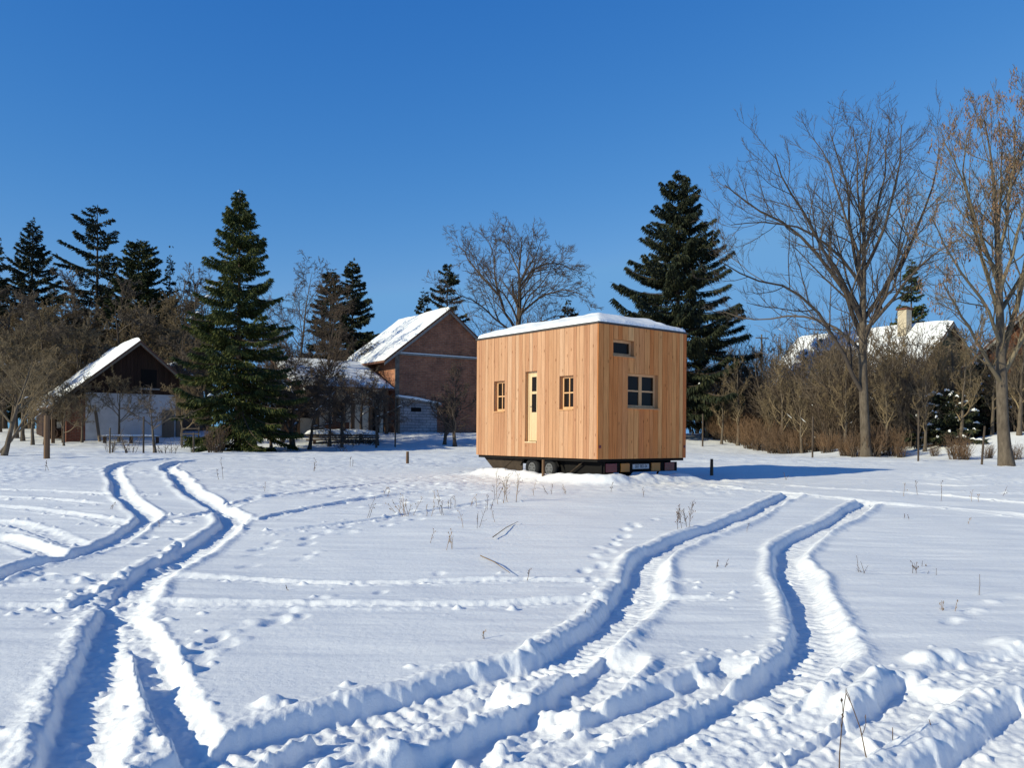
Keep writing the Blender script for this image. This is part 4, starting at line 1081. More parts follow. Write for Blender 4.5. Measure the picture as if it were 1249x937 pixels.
# ---- conifers
def con(px, top_py, Y, hwpx, base_py=None, **kw):
    g = at_depth(px, Y); H = W(px, top_py, Y)[2] - g[2]
    return dict(loc=g, H=H, Rad=hwpx * Y / F, **kw)
def C(name, label, px, top, Y, hw, **kw):
    a = con(px, top, Y, hw); return conifer(name, a['loc'], a['H'], a['Rad'], label=label, **kw)
C('spruce_tree', 'tall full green spruce with branches down to the snow beside the timber shed', 290, 230, 44, 82, seed=31, m=M['spruce'], gap=.42, per=8, density=105, droop=.5, upturn=.32, hang=.75, power=.86, snow=46, irregular=.32, crown0=.05, size=(.40, .075))
C('spruce_tree', 'dark ragged spruce with drooping arms behind the hut', 826, 206, 58, 94, seed=32, m=M['spruce_dark'], gap=.58, per=7, density=105, droop=.42, upturn=.36, hang=1.0, power=.78, irregular=.36, size=(.55, .10), crown0=.10, snow=10)
C('spruce_tree', 'dark narrow spruce with upswept tips, leftmost of the pair above the timber shed', 38, 269, 74, 60, seed=33, m=M['spruce_dark'], gap=.7, per=7, density=60, droop=.15, upturn=.35, hang=.35, power=.75, size=(.55, .15), irregular=.25)
C('larch_tree', 'open dark conifer with long uneven arms above the timber shed', 117, 249, 72, 60, seed=34, m=M['spruce_dark'], gap=.85, per=6, density=60, droop=.15, upturn=.15, hang=.35, power=.55, open_=.25, irregular=.45, size=(.55, .16))
C('pine_tree', 'round topped bushy green pine between the open conifer and the tall spruce', 168, 296, 68, 46, seed=35, m=M['pine'], gap=.6, per=8, density=60, droop=.05, upturn=.3, hang=.1, power=.45, size=(.5, .16), crown0=.25, irregular=.25)
C('spruce_tree', 'slim small spruce tip poking out beside the bushy pine', 206, 310, 70, 24, seed=36, m=M['spruce_dark'], gap=.7, per=5, density=40, droop=.2, size=(.45, .14))
C('pine_tree', 'bluish conifer cut by the photo edge beyond the leaning fruit tree', -4, 288, 70, 30, seed=37, m=M['spruce_dark'], gap=.7, per=6, density=38, droop=.1, size=(.5, .15))
C('spruce_tree', 'dark layered spruce, taller of the pair left of the brick barn', 429, 318, 76, 46, seed=38, m=M['spruce_dark'], gap=.8, per=7, density=60, droop=.2, upturn=.15, hang=.5, power=.65, size=(.6, .16), irregular=.2)
C('spruce_tree', 'dark spruce, shorter of the pair left of the brick barn', 402, 328, 80, 44, seed=39, m=M['spruce_dark'], gap=.8, per=7, density=60, droop=.2, upturn=.15, hang=.5, power=.6, size=(.6, .16))
C('spruce_tree', 'ragged dark conifer rising over the right slope of the brick barn', 544, 323, 84, 32, seed=40, m=M['spruce_dark'], gap=.8, per=6, density=40, droop=.1, upturn=.2, hang=.3, power=.5, size=(.6, .18), irregular=.4)
C('spruce_tree', 'small dark conifer over the ridge of the brick barn', 516, 354, 86, 20, seed=41, m=M['spruce_dark'], gap=.8, per=6, density=44, droop=.1, size=(.5, .16), power=.5)
C('spruce_tree', 'brownish green cone shaped spruce behind the chimney', 1110, 314, 72, 34, seed=42, m=M['spruce'], gap=.6, per=7, density=50, droop=.3, hang=.6, power=.75, size=(.5, .14))
C('young_spruce', 'low young spruce weighed down with snow beside the thin stems', 1153, 478, 41, 44, seed=43, m=M['spruce_dark'], gap=.28, per=8, density=80, droop=.35, hang=.6, power=.6, size=(.3, .09), snow=190)
C('young_spruce', 'young spruce with snowy tips behind the seed laden tree trunk', 1200, 440, 44, 46, seed=44, m=M['spruce_dark'], gap=.35, per=7, density=60, droop=.3, hang=.6, power=.65, size=(.32, .1), snow=110)

# ---- bare trees and thicket at the left
FR = (M['bark'], M['twig_olive'])
GL = 'bare fruit trees in the farm garden'
v1 = bare_tree('fruit_tree', at_depth(28, 50), 7.0, 3.6, 51, FR, 'bare olive twigged garden tree before the dark conifers', group=GL, k=(10, 9, 7), twig_r=.014, up=.05, wander=.18)
v2 = bare_tree('fruit_tree', at_depth(95, 56), 8.5, 4.0, 52, FR, 'bare olive twigged garden tree before the dark conifers', group=GL, k=(10, 9, 7), twig_r=.014, up=.06, wander=.18)
v3 = bare_tree('fruit_tree', at_depth(220, 58), 9.0, 3.6, 53, (M['bark_dark'], M['twig']), 'bare olive twigged garden tree before the dark conifers', group=GL, k=(10, 9, 7), twig_r=.014, up=.05, wander=.18)
rng = np.random.default_rng(77)
for i, (px, Y, s) in enumerate([(-30, 54, 1.0), (70, 62, 1.05), (150, 64, 1.0), (180, 60, .95), (130, 68, 1.0), (55, 47.5, .6), (-60, 60, 1.2), (245, 66, 1.0), (15, 64, 1.1), (200, 66, 1.0), (235, 60, .85), (100, 64, .9), (0, 56, 1.0), (48, 58, 1.05), (85, 70, 1.25), (125, 62, 1.0), (160, 72, 1.25), (190, 70, 1.45), (220, 72, 1.5), (60, 66, 1.35), (140, 70, 1.55), (110, 60, 1.15), (175, 62, 1.3), (-30, 64, 1.4), (205, 62, 1.25), (250, 70, 1.4), (5, 60, 1.25), (80, 62, 1.2), (20, 52, .95), (-20, 49, .85), (70, 72, 1.75), (120, 74, 1.7), (150, 60, 1.35), (185, 72, 1.75), (215, 66, 1.5), (235, 74, 1.75), (30, 62, 1.5), (0, 70, 1.7), (100, 68, 1.6), (165, 66, 1.5), (-40, 58, 1.3), (55, 55, 1.15), (30, 70, 1.3), (-15, 68, 1.3), (255, 60, .9)]):
    dup((v1, v2, v3)[i % 3], at_depth(px, Y), rng.uniform(0, 6), s)
# weeping tall bare tree behind, left of the main spruce
bare_tree('birch_tree', at_depth(226, 66), 16.6, 3.2, 55, (M['bark'], M['twig_dark']), 'tall thin drooping birch behind the timber shed, close to the great spruce', k=(8, 7, 6), trunk_r=.14, up=.12, droop=.12, nl=13, fork=.35, twig_r=.012)
# bare trees right of the main spruce
b1 = bare_tree('birch_tree', at_depth(362, 60), 15.0, 4.2, 56, (M['bark'], M['twig_dark']), 'thin drooping birch rising right behind the tall full spruce', k=(8, 8, 6), trunk_r=.15, up=.10, droop=.14, nl=12, fork=.3, twig_r=.012)
bare_tree('birch_tree', at_depth(395, 58), 12.5, 4.6, 57, (M['bark_dark'], M['twig_dark']), 'arching bare tree between the tall spruce and the layered spruce pair', k=(9, 8, 6), trunk_r=.16, up=.04, droop=.08, nl=13, fork=.25, twig_r=.012)
bare_tree('fruit_tree', at_depth(345, 52), 8.5, 3.6, 58, (M['bark_dark'], M['twig']), 'twiggy garden tree in front of the arching bare trees', k=(11, 9, 7), twig_r=.013, up=.03, wander=.19)
bare_tree('fruit_tree', at_depth(425, 62), 8.0, 3.4, 59, (M['bark_dark'], M['twig_dark']), 'twiggy garden tree against the snow roof of the cream wing', k=(11, 9, 7), twig_r=.013, up=.03, wander=.19)

# orchard along the back edge of the meadow
OD = (M['bark_dark'], M['twig_dark'])
def orch(px, base, H, S, seed, label, **kw):
    g = ground(px, base); return bare_tree('orchard_tree', g, H, S, seed, kw.pop('barks', OD), label, group='orchard trees along the meadow edge', **{**dict(k=(10, 8, 6), twig_r=.010, up=-.01, wander=.2, fork=.28, nl=9, trunk_r=.12), **kw})
orch(357, 548, 4.3, 3.0, 61, 'stout orchard tree with snow in its low fork', snow=.35, trunk_r=.2, up=-.02)
orch(377, 548.5, 4.0, 3.3, 62, 'spreading dark orchard tree with snow on arching boughs before the cream wing', snow=.4, up=-.05, lean=(.25, 0))
orch(331, 546, 3.6, 2.2, 63, 'small crooked orchard tree next to the stout forked one', lean=(-.15, 0), trunk_r=.10)
orch(460, 544, 3.9, 2.6, 64, 'dark orchard tree in front of the stone corner of the barn', snow=.25)
orch(189, 552, 2.9, 1.7, 65, 'small pruned fruit tree before the white wall', barks=(M['bark'], M['twig']), trunk_r=.09, k=(7, 5, 4), up=.04, fork=.45)
orch(420, 541, 4.4, 3.0, 66, 'thin dark orchard tree arching over the snowy plank pile', snow=.3, up=-.04)
orch(555, 545, 5.2, 2.2, 67, 'multi branched bare tree beside the hut, in front of the brick gable', barks=(M['bark_dark'], M['twig_dark']), up=.12, fork=.12, nl=14, lean=(-.05, 0), k=(8, 7, 5))
orch(542, 543, 3.6, 1.8, 68, 'low bare bush tree at the foot of the brick gable', up=.06, fork=.15)
GO = 'orchard trees along the meadow edge'
o1 = orch(402, 545, 4.6, 2.8, 71, 'twiggy dark orchard tree veiling the posts of the cream wing', snow=.25, up=.02)
o2 = orch(312, 548, 4.2, 2.6, 72, 'dark orchard tree with low twigs under the right skirt of the tall spruce', up=.02)
for px, Y, sc_, lb in [(440, 52, 1.0, 'dark twiggy tree between the plank pile and the barn'), (345, 51, 1.1, 'twiggy tree behind the low hutch'), (385, 54, 1.3, 'tall twiggy tree before the snow roof of the cream wing'), (362, 55, 1.5, 'tall twiggy tree behind the stout forked orchard tree')]:
    dup((o1, o2)[int(px) % 2], at_depth(px, Y), rng.uniform(0, 6), sc_, lb)
for px, Y, sc_, lb in [(100, 49, .62, 'thin twiggy fruit tree before the red brick pier'), (222, 48.5, .6, 'thin twiggy fruit tree between white wall and tall spruce'), (40, 47, .8, 'wide twiggy fruit tree behind the leaning stems'), (145, 50, .55, 'low twiggy fruit tree against the white wall'), (78, 46.5, .5, 'small twiggy fruit tree behind the thick round post')]:
    dup((v1, v2)[int(px) % 2], at_depth(px, Y), rng.uniform(0, 6), sc_, lb, 'bare fruit trees in the farm garden')
# two stems of the leaning tree at the far left
g = ground(4, 556); t = bare_tree('leaning_tree', g, 5.2, 2.2, 69, (M['bark'], M['twig_olive']), 'leaning bare fruit tree with two pale stems beside the square post', k=(7, 6, 4), lean=(.35, 0), fork=.3, trunk_r=.12, snow=.15, up=.06, nl=8)
g = ground(-2, 553); t = bare_tree('leaning_tree', g, 3.6, 2.0, 70, (M['bark'], M['twig_olive']), 'lower leaning fruit tree stem at the photo edge, its bough snow topped', k=(7, 6, 4), lean=(.85, .1), fork=.35, trunk_r=.09, snow=.3, up=.06, nl=7)
# stumps / thick trunks in the garden
for px, base, top, w, lb in [(303, 541, 512, 13, 'thick brown tree stump under the tall spruce, widest of its row'), (311, 539, 523, 5, 'thin sawn stump next to the thick brown one')]:
    o = post(px, base, top, w, 'tree_stump', lb, M['bark'], sides=10, cat='stump')

# ---- fence posts and stakes
post(57, 560, 507, 7, 'fence_post', 'thick round wooden post standing alone near the leaning fruit tree', M['postwood'])
FG = 'thin posts of the garden fence'
post(175, 553, 508, 2.2, 'fence_post', 'thin dark fence post before the white wall', M['bark_dark'], FG)
post(134, 553, 522, 2.0, 'fence_post', 'short thin fence post before the brick pier of the timber shed', M['bark'], FG)
post(236, 553, 528, 2.4, 'fence_post', 'short fence post at the skirt of the tall spruce', M['bark'], FG)
post(417, 546, 505, 4.0, 'fence_post', 'dark round fence post below the snowy plank pile', M['bark_dark'], FG)
post(459, 546, 508, 2.6, 'fence_post', 'thin dark fence post in front of the cream wing doorway', M['bark_dark'], FG)
post(482, 546, 516, 1.8, 'fence_post', 'very thin rod at the stone corner of the barn', M['bark_dark'], FG)
FH = 'thin posts along the thicket'
post(991, 558, 508, 2.2, 'fence_post', 'thin rusty fence rod left of the great bare tree', M['bark_dark'], FH)
post(1120, 563, 500, 2.2, 'fence_post', 'thin straight fence rod between the great bare tree and the snowy young spruce', M['bark_dark'], FH)
post(1197, 567, 520, 2.6, 'fence_post', 'thin leaning fence post just left of the seed laden tree trunk', M['bark_dark'], FH, lean=(.12, 0))
post(949, 553, 522, 2.2, 'fence_post', 'crooked fence stick in the reddish scrub', M['bark_dark'], FH, lean=(.15, 0))
post(857, 545, 505, 2.0, 'fence_post', 'thin fence post at the right side of the hut', M['bark_dark'], FH)
post(497, 566, 551, 3.6, 'wooden_stake', 'short square stake standing alone in the snow left of the hut', M['postwood'], 'survey stakes around the hut', sides=4)
post(662.5, 588, 561, 3.8, 'wooden_stake', 'short square stake in front of the trailer wheels', M['postwood'], 'survey stakes around the hut', sides=4)
post(868, 580, 560, 4.0, 'wooden_stake', 'short dark stake standing in the long shadow of the hut', M['postwood'], 'survey stakes around the hut', sides=4)

# utility pole far behind the thicket
o = empty('utility_pole', at_depth(928, 95), R(20), 'thin distant wooden pole with a crossarm above the thicket', 'pole')
zt = W(928, 408, 95)[2] - o.location.z
q = MB(); q.bar((0, 0, -.2), (0, 0, zt), .13, 8, .09); q.build('pole', M['bark'], o)
q = MB(); q.box(-.9, .9, -.15, -.06, zt - .5, zt - .38); q.build('crossarm', M['greywood'], o)

# ---- garden odds and ends
def snow_lump(mb, w, d, h, z0, seed):
    n0, n1 = 24, 14; U, V = np.meshgrid(np.linspace(-1, 1, n0), np.linspace(-1, 1, n1), indexing='ij')
    e = np.clip(1 - np.maximum(np.abs(U), np.abs(V)) ** 4, 0, 1); H_ = z0 + h * e ** .5 * (.8 + .35 * fbm(U * 2, V * 2, 3, seed))
    k = (np.arange(n0 - 1)[:, None] * n1 + np.arange(n1 - 1)[None]); mb.arr(np.stack([U * w / 2, V * d / 2, H_], -1).reshape(-1, 3), np.stack([k, k + n1, k + n1 + 1, k + 1], -1).reshape(-1, 4))
g = at_depth(418, 51); t = empty('plank_pile', g, R(12), 'long stack of planks under a thick blanket of snow before the cream wing', 'plank pile')
for k in range(3):
    for j in range(5):
        q = MB(); q.box(-2.2 + .15 * (k % 2), 2.2 - .2 * j * (k == 1), -.55 + j * .22, -.36 + j * .22, .12 + k * .14, .22 + k * .14); q.build('plank', M['greywood'], t)
for x in (-1.7, 1.6):
    q = MB(); q.box(x - .08, x + .08, -.6, .6, -.3, .115); q.build('bearer', M['darkwood'], t)
q = MB(); snow_lump(q, 4.6, 1.4, .34, .53, 3); q.build('snow', M['cap'], t, smooth=True)
g = at_depth(330, 53); t = empty('hutch', g, R(10), 'low dark hutch with a tilted slab of snow behind the orchard trunks', 'hutch')
q = MB(); q.prism([(-1.5, -.3), (1.5, -.3), (1.5, 1.25), (-1.5, .75)], 'y', 0, 1.4); q.build('wall', M['darkwood'], t)
q = MB(); q.prism([(-1.7, .75), (1.7, 1.3), (1.7, 1.38), (-1.7, .83)], 'y', -.2, 1.6); q.build('roof', M['greywood'], t)
q = MB(); q.prism([(-1.7, .834), (1.7, 1.384), (1.6, 1.6), (0, 1.4), (-1.6, 1.03)], 'y', -.19, 1.59); q.build('roof_snow', M['cap'], t, bevel=.06)
q = MB(); q.box(-.9, .9, -.03, -.003, .1, .6); q.build('mesh_front', M['void'], t)
# brush heap with snow
g = at_depth(440, 50); t = shrub('brush_heap', g, .9, 3.2, 81, M['twig_dark'], 'heap of cut branches half buried in snow near the barn', stems=40, k=(5, 3), lean=1.6, cat='brush heap')
# bench-like rack right of the white wall
g = at_depth(232, 47); t = empty('garden_rack', g, R(20), 'small wooden rack of slats beside the tall spruce', 'rack')
for z in (.35, .75, 1.05):
    q = MB(); q.box(-.5, .5, -.05, .05, z, z + .07); q.build('slat', M['greywood'], t)
for x in (-.45, .45):
    q = MB(); q.box(x - .04, x + .04, .052, .12, -.1, 1.2); q.build('upright', M['greywood'], t)
# leaning beams and low wall in front of the left shed
g = at_depth(117, 50); t = empty('leaning_beam', g, 0, 'weathered beam leaning against the white wall of the timber shed', 'beam')
q = MB(); q.bar((.35, -.2, -.1), (-.35, .6, 1.95), .09, 6); q.build('beam', M['greywood'], t)
g = at_depth(160, 49.3); t = empty('plank_bench', g, R(8), 'low snow topped plank bench along the white wall', 'bench')
q = MB(); q.box(-1.7, 1.7, -.18, .18, .36, .42); q.build('seat', M['greywood'], t)
for x in (-1.5, 0, 1.5):
    q = MB(); q.box(x - .06, x + .06, -.14, .14, -.2, .357); q.build('leg', M['darkwood'], t)
q = MB(); snow_lump(q, 3.3, .34, .09, .424, 8); q.build('snow', M['cap'], t, smooth=True)
g = at_depth(83, 51); t = empty('farm_cart', g, R(15), 'dark old cart with a pale box under the low end of the shed roof', 'cart')
q = MB(); q.box(-1.1, 1.1, -.5, .5, .55, .7); q.build('bed', M['darkwood'], t)
q = MB(); q.box(-.55, .4, -.35, .3, .705, 1.1); q.build('box', M['asbestos'], t)
for x in (-.75, .75):
    for y in (-.58, .58):
        q = MB(); q.ring((x, y, .4), (0, 1, 0), .33, .05); w = q.build('wheel', M['darkwood'], t, smooth=True)
        s = MB()
        for a in np.arange(0, math.pi, math.pi / 4): s.bar((x - .33 * math.cos(a), y, .4 - .33 * math.sin(a)), (x + .33 * math.cos(a), y, .4 + .33 * math.sin(a)), .02, 5)
        s.build('spoke', M['darkwood'], w)

# small shrubs in the garden snow
for i, (px, base, hp, lb) in enumerate([(160, 553, 32, 'thin clump of bare stems before the white wall'), (136, 552, 24, 'little tuft of stems near the brick pier'), (262, 552, 34, 'reddish brown bush at the foot of the tall spruce'), (205, 553, 20, 'low dry tuft right of the pruned fruit tree')]):
    g = ground(px, base); shrub('shrub', g, hp * g[1] / F, 1.1, 90 + i, M['twig_red'] if i == 2 else M['twig'], lb, stems=10 if i != 2 else 40, k=(4, 3))

# ---- thicket at the right
GT = 'bare shrubs of the thicket'; GR = 'reddish shrubs at the edge of the thicket'
LT = 'bare grey brown shrub in the dense thicket behind the great bare tree'
LR_ = 'reddish brown dry shrub at the sunny front edge of the thicket'
s1 = shrub('shrub', at_depth(905, 56), 5.2, 4.0, 101, M['twig_grey'], LT, GT, stems=24, k=(10, 7), twig_r=.012)
s2 = shrub('shrub', at_depth(960, 52), 6.0, 3.8, 102, M['twig'], LT, GT, stems=20, k=(10, 7), twig_r=.011, snow=.015)
s3 = shrub('shrub', at_depth(1100, 44), 4.6, 3.4, 103, M['twig_dark'], LT, GT, stems=20, k=(10, 7), twig_r=.010, snow=.02)
r1 = shrub('shrub', at_depth(905, 54), 1.9, 2.0, 104, M['twig_red'], LR_, GR, stems=60, k=(5, 3), twig_r=.007, lean=.5)
r2 = shrub('shrub', at_depth(1075, 39.5), 1.5, 1.3, 105, M['twig_red'], LR_, GR, stems=45, k=(5, 3), twig_r=.006, lean=.35)
S3 = (s1, s2, s3)
spots = [(860, 62, 1.2), (875, 60, 1.1), (890, 64, 1.3), (925, 58, 1.2), (940, 60, 1.2), (975, 55, 1.1), (990, 50, 1.1), (1005, 53, 1.2), (1020, 47, 1.1), (1035, 50, 1.2), (1045, 45, 1.1), (1070, 46, 1.1),
         (1085, 50, 1.2), (1120, 48, 1.2), (1135, 46, 1.1), (1160, 50, 1.1), (1175, 47, 1.0), (1215, 48, 1.1), (1240, 46, 1.1), (1265, 46, 1.2), (915, 66, 1.5), (950, 68, 1.5), (985, 66, 1.4), (1025, 60, 1.3), (1060, 58, 1.3),
         (1095, 56, 1.1), (855, 70, 1.4), (870, 72, 1.3), (1250, 41, .9), (1020, 43.5, .8), (1110, 41.5, .75), (1000, 47, .8), (1290, 44, 1.2)]
for i, (px, Y, s) in enumerate(spots): dup(S3[i % 3], at_depth(px, Y), rng.uniform(0, 6), s * (rng.uniform(.6, 1.08) if px < 1000 else rng.uniform(.85, 1.15)))
for i, (px, Y, s) in enumerate([(880, 57, 1.1), (895, 55, 1.15), (918, 51.5, 1.0), (932, 50, 1.0), (946, 48, .95), (962, 46.5, .8), (975, 45.5, .7), (868, 60, 1.0), (890, 58, 1.3), (910, 56, 1.2), (1010, 42, .55), (1035, 40, .6)]):
    dup(r1, at_depth(px, Y), rng.uniform(0, 6), s * rng.uniform(.9, 1.1))
for i, (px, Y, s) in enumerate([(1064, 38.6, 1.0), (1088, 38.8, .9), (1048, 39.0, .9), (1040, 39.4, .6), (1100, 38.2, .5), (1168, 36, .8), (1176, 35.5, .6), (1030, 40, .5), (1205, 36, .45), (1240, 35.5, .5), (1140, 38, .4)]):
    dup(r2, at_depth(px, Y), rng.uniform(0, 6), s)
C('spruce_tree', 'small dark conifer tip peeking over the hut roof snow', 692, 366, 66, 30, seed=45, m=M['spruce_dark'], gap=.7, per=6, density=60, droop=.2, hang=.4, power=.6, size=(.5, .15))
GB = 'bushes behind the hut'
for px, Y, s in [(636, 64, 2.0), (612, 66, 1.7), (662, 66, 1.7), (720, 68, 1.3), (585, 68, 1.5), (760, 66, 1.1), (800, 64, 1.1), (560, 72, 1.4)]:
    dup(s3, at_depth(px, Y), rng.uniform(0, 6), s, 'dense dark bush under the broad bare tree behind the hut', GB)
# young trees within the thicket
GY = 'thin young trees in the thicket'
y1 = bare_tree('young_tree', at_depth(1002, 50), 6.0, 2.6, 111, (M['bark_dark'], M['twig_olive']), 'crooked young bare tree in the thicket left of the great bare tree', group=GY, k=(9, 8, 6), twig_r=.012, up=.06, wander=.18)
y2 = bare_tree('young_tree', at_depth(1165, 42), 7.0, 1.8, 112, (M['bark'], M['twig_olive']), 'slender young tree of pale stems between the snowy young spruces', group=GY, k=(8, 7, 5), twig_r=.011, up=.15, fork=.2)
for i, (px, Y, s) in enumerate([(930, 60, 1.2), (965, 58, 1.2), (1030, 56, 1.3), (1080, 54, 1.1), (1130, 52, 1.3), (1190, 50, 1.4), (885, 66, 1.2), (1240, 48, 1.3), (1010, 66, 1.5), (950, 70, 1.4), (1065, 56, 1.35), (1095, 55, 1.3), (1120, 57, 1.25), (1045, 58, 1.4), (1140, 54, 1.2)]):
    dup((y1, y2)[i % 2], at_depth(px, Y), rng.uniform(0, 6), s, 'thin young bare tree rising out of the thicket behind the snow meadow')
for px, Y, s in [(880, 54, .75), (900, 53, .9), (938, 50, .8), (956, 49, 1.0), (978, 45, .7), (1012, 44, .85), (1030, 42, .7), (1082, 41, .75), (1098, 43, .95), (1128, 40, .65), (1146, 43, .9), (1182, 41, .8), (1210, 41, .75), (1243, 40, .85)]:
    dup(y2, at_depth(px, Y), rng.uniform(0, 6), s * rng.uniform(.9, 1.1), 'slim pale sapling standing among the scrub along the meadow edge', 'saplings along the thicket edge')
dup(y2, at_depth(1172, 40), 2.0, .8, 'second slender stem beside the pale young tree at the snow bank')
# small snowy tree at the hut's right side
bare_tree('snowy_tree', at_depth(862, 58), 6.2, 3.2, 113, (M['bark_light'], M['twig']), 'small bare tree with snow lined boughs under the ragged spruce', k=(8, 6, 5), twig_r=.009, up=.02, wander=.18, snow=.55, trunk_r=.16)
# far trees closing the view behind the farms
GF = 'far bare trees behind the farms'
f1 = bare_tree('far_tree', at_depth(800, 96), 9.0, 4.5, 114, (M['bark_dark'], M['twig_dark']), 'far bare tree closing the view behind the farm buildings', group=GF, k=(10, 8, 6), twig_r=.022, fork=.12, nl=14, wander=.15)
for i, px in enumerate([-80, -20, 40, 110, 180, 260, 330, 390, 450, 480, 560, 600, 660, 700, 740, 850, 880, 910, 945, 980, 1020, 1060, 1120, 1180, 1240, 1300]):
    dup(f1, at_depth(px, rng.uniform(84, 105)), rng.uniform(0, 6), rng.uniform(.75, 1.15) * (.8 if 860 < px < 1000 or 440 < px < 500 else 1))

# ---- dry stalks standing in the snow
GW = 'dry stalks in the snow before the hut'; LW = 'thin dry stalk poking through the snow in front of the hut'
weed('dry_weed', 833, 646, 36, 201, 'dark spiky dead weed with many short heads near the wheel rut', n=4, side=22, lean=.12, spread=.04)
weed('dry_weed', 1036, 935, 100, 202, 'tall pair of dark bare stalks in the foreground snow', n=2, lean=.12, side=2, spread=.05)
weed('dry_weed', 1092, 917, 40, 203, 'single slanting stalk right of the tall dark pair', n=1, lean=.3, heads=False)
weed('dry_weed', 1135, 905, 34, 204, 'arched fine stalks between deep ruts near the frame corner', n=3, lean=.5, heads=False)
weed('dry_weed', 1054, 701, 26, 205, 'small tripod of bent grass stems right of the curved rut', n=5, lean=.5, heads=False)
weed('dry_weed', 1113, 699, 24, 206, 'leaning forked twig in smooth snow', n=3, lean=.6, side=3)
weed('dry_weed', 1185, 724, 30, 207, 'lone upright stem in the smooth snow far right', n=1, lean=.1, heads=False)
weed('dry_weed', 1139, 701, 14, 208, 'tiny tuft of two stems in smooth snow', n=2, lean=.2, heads=False)
weed('dry_weed', 495, 627, 26, 209, 'bushy pale tuft of dry stems in front of the hut', m=M['straw'], n=9, lean=.35, side=4, spread=.09)
weed('dry_weed', 616, 615, 42, 210, 'tall straw coloured weed clump before the trailer', m=M['straw'], n=5, lean=.18, side=7, spread=.12)
weed('dry_weed', 633, 614, 38, 211, 'slim tall straw weed just right of the taller clump', m=M['straw'], n=2, lean=.1, side=6)
weed('dry_weed', 546, 671, 28, 212, 'sparse dry weed with drooping head in the mid meadow', m=M['straw'], n=3, lean=.15, side=5)
for i, (px, py, h, n) in enumerate([(448, 632, 28, 2), (523, 630, 20, 2), (538, 628, 24, 3), (566, 645, 26, 1), (585, 645, 34, 2), (599, 636, 20, 1), (552, 620, 18, 3), (575, 618, 16, 2), (604, 610, 20, 2), (650, 606, 18, 1), (672, 604, 16, 2), (690, 603, 14, 2), (782, 607, 14, 1), (516, 664, 20, 1), (640, 706, 16, 1), (564, 783, 18, 1), (710, 757, 14, 1), (470, 604, 14, 2), (742, 600, 14, 1), (530, 612, 16, 2), (593, 622, 22, 2)]):
    weed('dry_weed', px, py, h, 220 + i, LW, m=M['straw'] if i % 2 else None, group=GW, n=n, lean=.22, side=4)
GX = 'dry stalks in the far right snow'; LX = 'thin dry stalk standing in the snow toward the thicket'
for i, (px, py, h, n) in enumerate([(1105, 606, 22, 1), (1124, 604, 20, 1), (1146, 612, 26, 1), (1192, 612, 16, 2), (1104, 634, 10, 2), (914, 650, 14, 1), (1150, 745, 20, 3), (1122, 690, 10, 2), (875, 692, 14, 3), (1175, 640, 12, 1), (960, 585, 10, 2), (1220, 605, 16, 1)]):
    weed('dry_weed', px, py, h, 260 + i, LX, group=GX, n=n, lean=.2, side=3, m=M['straw'] if i % 3 == 0 else None)
GQ = 'dry stalks in the left meadow'; LQ = 'thin dry stalk in the snow beside the left tracks'
for i, (px, py, h, n) in enumerate([(268, 585, 26, 2), (192, 645, 14, 1), (345, 717, 10, 1), (320, 600, 12, 1), (135, 622, 12, 2), (60, 575, 14, 2), (380, 575, 16, 2), (430, 570, 14, 2)]):
    weed('dry_weed', px, py, h, 280 + i, LQ, group=GQ, n=n, lean=.15, side=3)
# fallen sticks
for (a, b, lb) in [((601, 657), (632, 639), 'bleached stick lying aslant on the snow before the hut'), ((586, 680), (622, 703), 'dark stick lying on smooth snow nearer than the bleached one')]:
    A = ground(*a); B = ground(*b); A[2] += .015; B[2] += .03
    q = MB(); q.path([A - A, (B - A) * .5 + np.array([0, 0, .02]), B - A], [.007, .006, .003], 5); o = q.build('fallen_stick', M['straw']); o.location = A; tag(o, lb, 'stick')

# ------------------------------------------------------------------ light, sky, camera
SUN_AZ = R(30.0); SUN_EL = R(23.0)
d = Vector((math.cos(SUN_AZ) * math.cos(SUN_EL), math.sin(SUN_AZ) * math.cos(SUN_EL), -math.sin(SUN_EL)))
su = bpy.data.lights.new('sun', 'SUN'); su.energy = 4.7; su.angle = R(.53); su.color = (1.0, .935, .69)
so = bpy.data.objects.new('sun', su); COL.objects.link(so); so.rotation_euler = d.to_track_quat('-Z', 'Y').to_euler()
w = bpy.data.worlds.new('World'); SC.world = w; w.use_nodes = True
nt = w.node_tree; bg = nt.nodes['Background']; sky = nt.nodes.new('ShaderNodeTexSky'); sky.sky_type = 'NISHITA'; sky.sun_disc = False
sky.sun_elevation = SUN_EL; sky.sun_rotation = math.atan2(-d.x, -d.y); sky.air_density = 1.0; sky.dust_density = .15; sky.ozone_density = 3.0; sky.altitude = 400
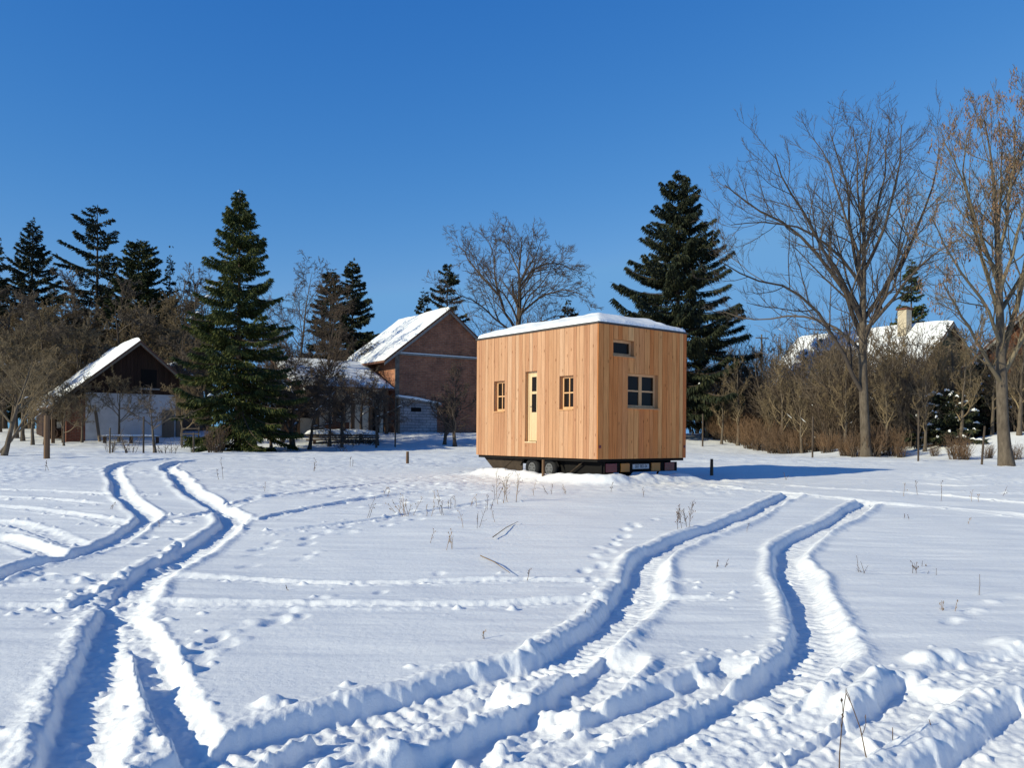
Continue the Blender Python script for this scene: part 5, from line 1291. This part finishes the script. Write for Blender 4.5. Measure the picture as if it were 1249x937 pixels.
# a clean, dry winter sky: deepen the blue of the sky model channel by channel
sp = nt.nodes.new('ShaderNodeSeparateColor'); cbn = nt.nodes.new('ShaderNodeCombineColor'); nt.links.new(sky.outputs[0], sp.inputs[0])
for ch, (x0, y0, pw, top) in enumerate([(.79, .29, 1.75, 1.5), (1.44, 1.58, .95, 3.7), (2.7, 4.95, .5, 6.9)]):
    p = nt.nodes.new('ShaderNodeMath'); p.operation = 'POWER'; p.inputs[1].default_value = pw; nt.links.new(sp.outputs[ch], p.inputs[0])
    q = nt.nodes.new('ShaderNodeMath'); q.operation = 'MULTIPLY'; q.inputs[1].default_value = y0 / x0 ** pw; nt.links.new(p.outputs[0], q.inputs[0])
    m_ = nt.nodes.new('ShaderNodeMath'); m_.operation = 'MINIMUM'; m_.inputs[1].default_value = top; nt.links.new(q.outputs[0], m_.inputs[0])
    z1 = nt.nodes.new('ShaderNodeMath'); z1.operation = 'DIVIDE'; z1.inputs[1].default_value = x0; nt.links.new(sp.outputs[ch], z1.inputs[0])
    z0 = nt.nodes.new('ShaderNodeMath'); z0.operation = 'POWER'; z0.inputs[1].default_value = 2.4; nt.links.new(z1.outputs[0], z0.inputs[0]); z1 = z0
    z2 = nt.nodes.new('ShaderNodeMath'); z2.operation = 'MINIMUM'; z2.inputs[1].default_value = 1.0; nt.links.new(z1.outputs[0], z2.inputs[0])
    z3 = nt.nodes.new('ShaderNodeMath'); z3.operation = 'MULTIPLY'; nt.links.new(m_.outputs[0], z3.inputs[0]); nt.links.new(z2.outputs[0], z3.inputs[1])
    nt.links.new(z3.outputs[0], cbn.inputs[ch])
nt.links.new(cbn.outputs[0], bg.inputs[0]); bg.inputs[1].default_value = .10

cam = bpy.data.cameras.new('camera'); co = bpy.data.objects.new('camera', cam); COL.objects.link(co)
cam.sensor_width = 36; cam.lens = 36 * F / 1249; cam.shift_y = (HORIZ - 468.5) / 1249; cam.clip_end = 4000; cam.clip_start = .05
co.matrix_world = Matrix.Translation((0, 0, CAMZ)) @ Matrix.Rotation(R(90), 4, 'X') @ Matrix.Rotation(ROLL, 4, 'Z')
SC.camera = co
vs = SC.view_settings; vs.view_transform = 'Standard'; vs.look = 'None'; vs.exposure = 0; vs.gamma = 1; vs.use_curve_mapping = False
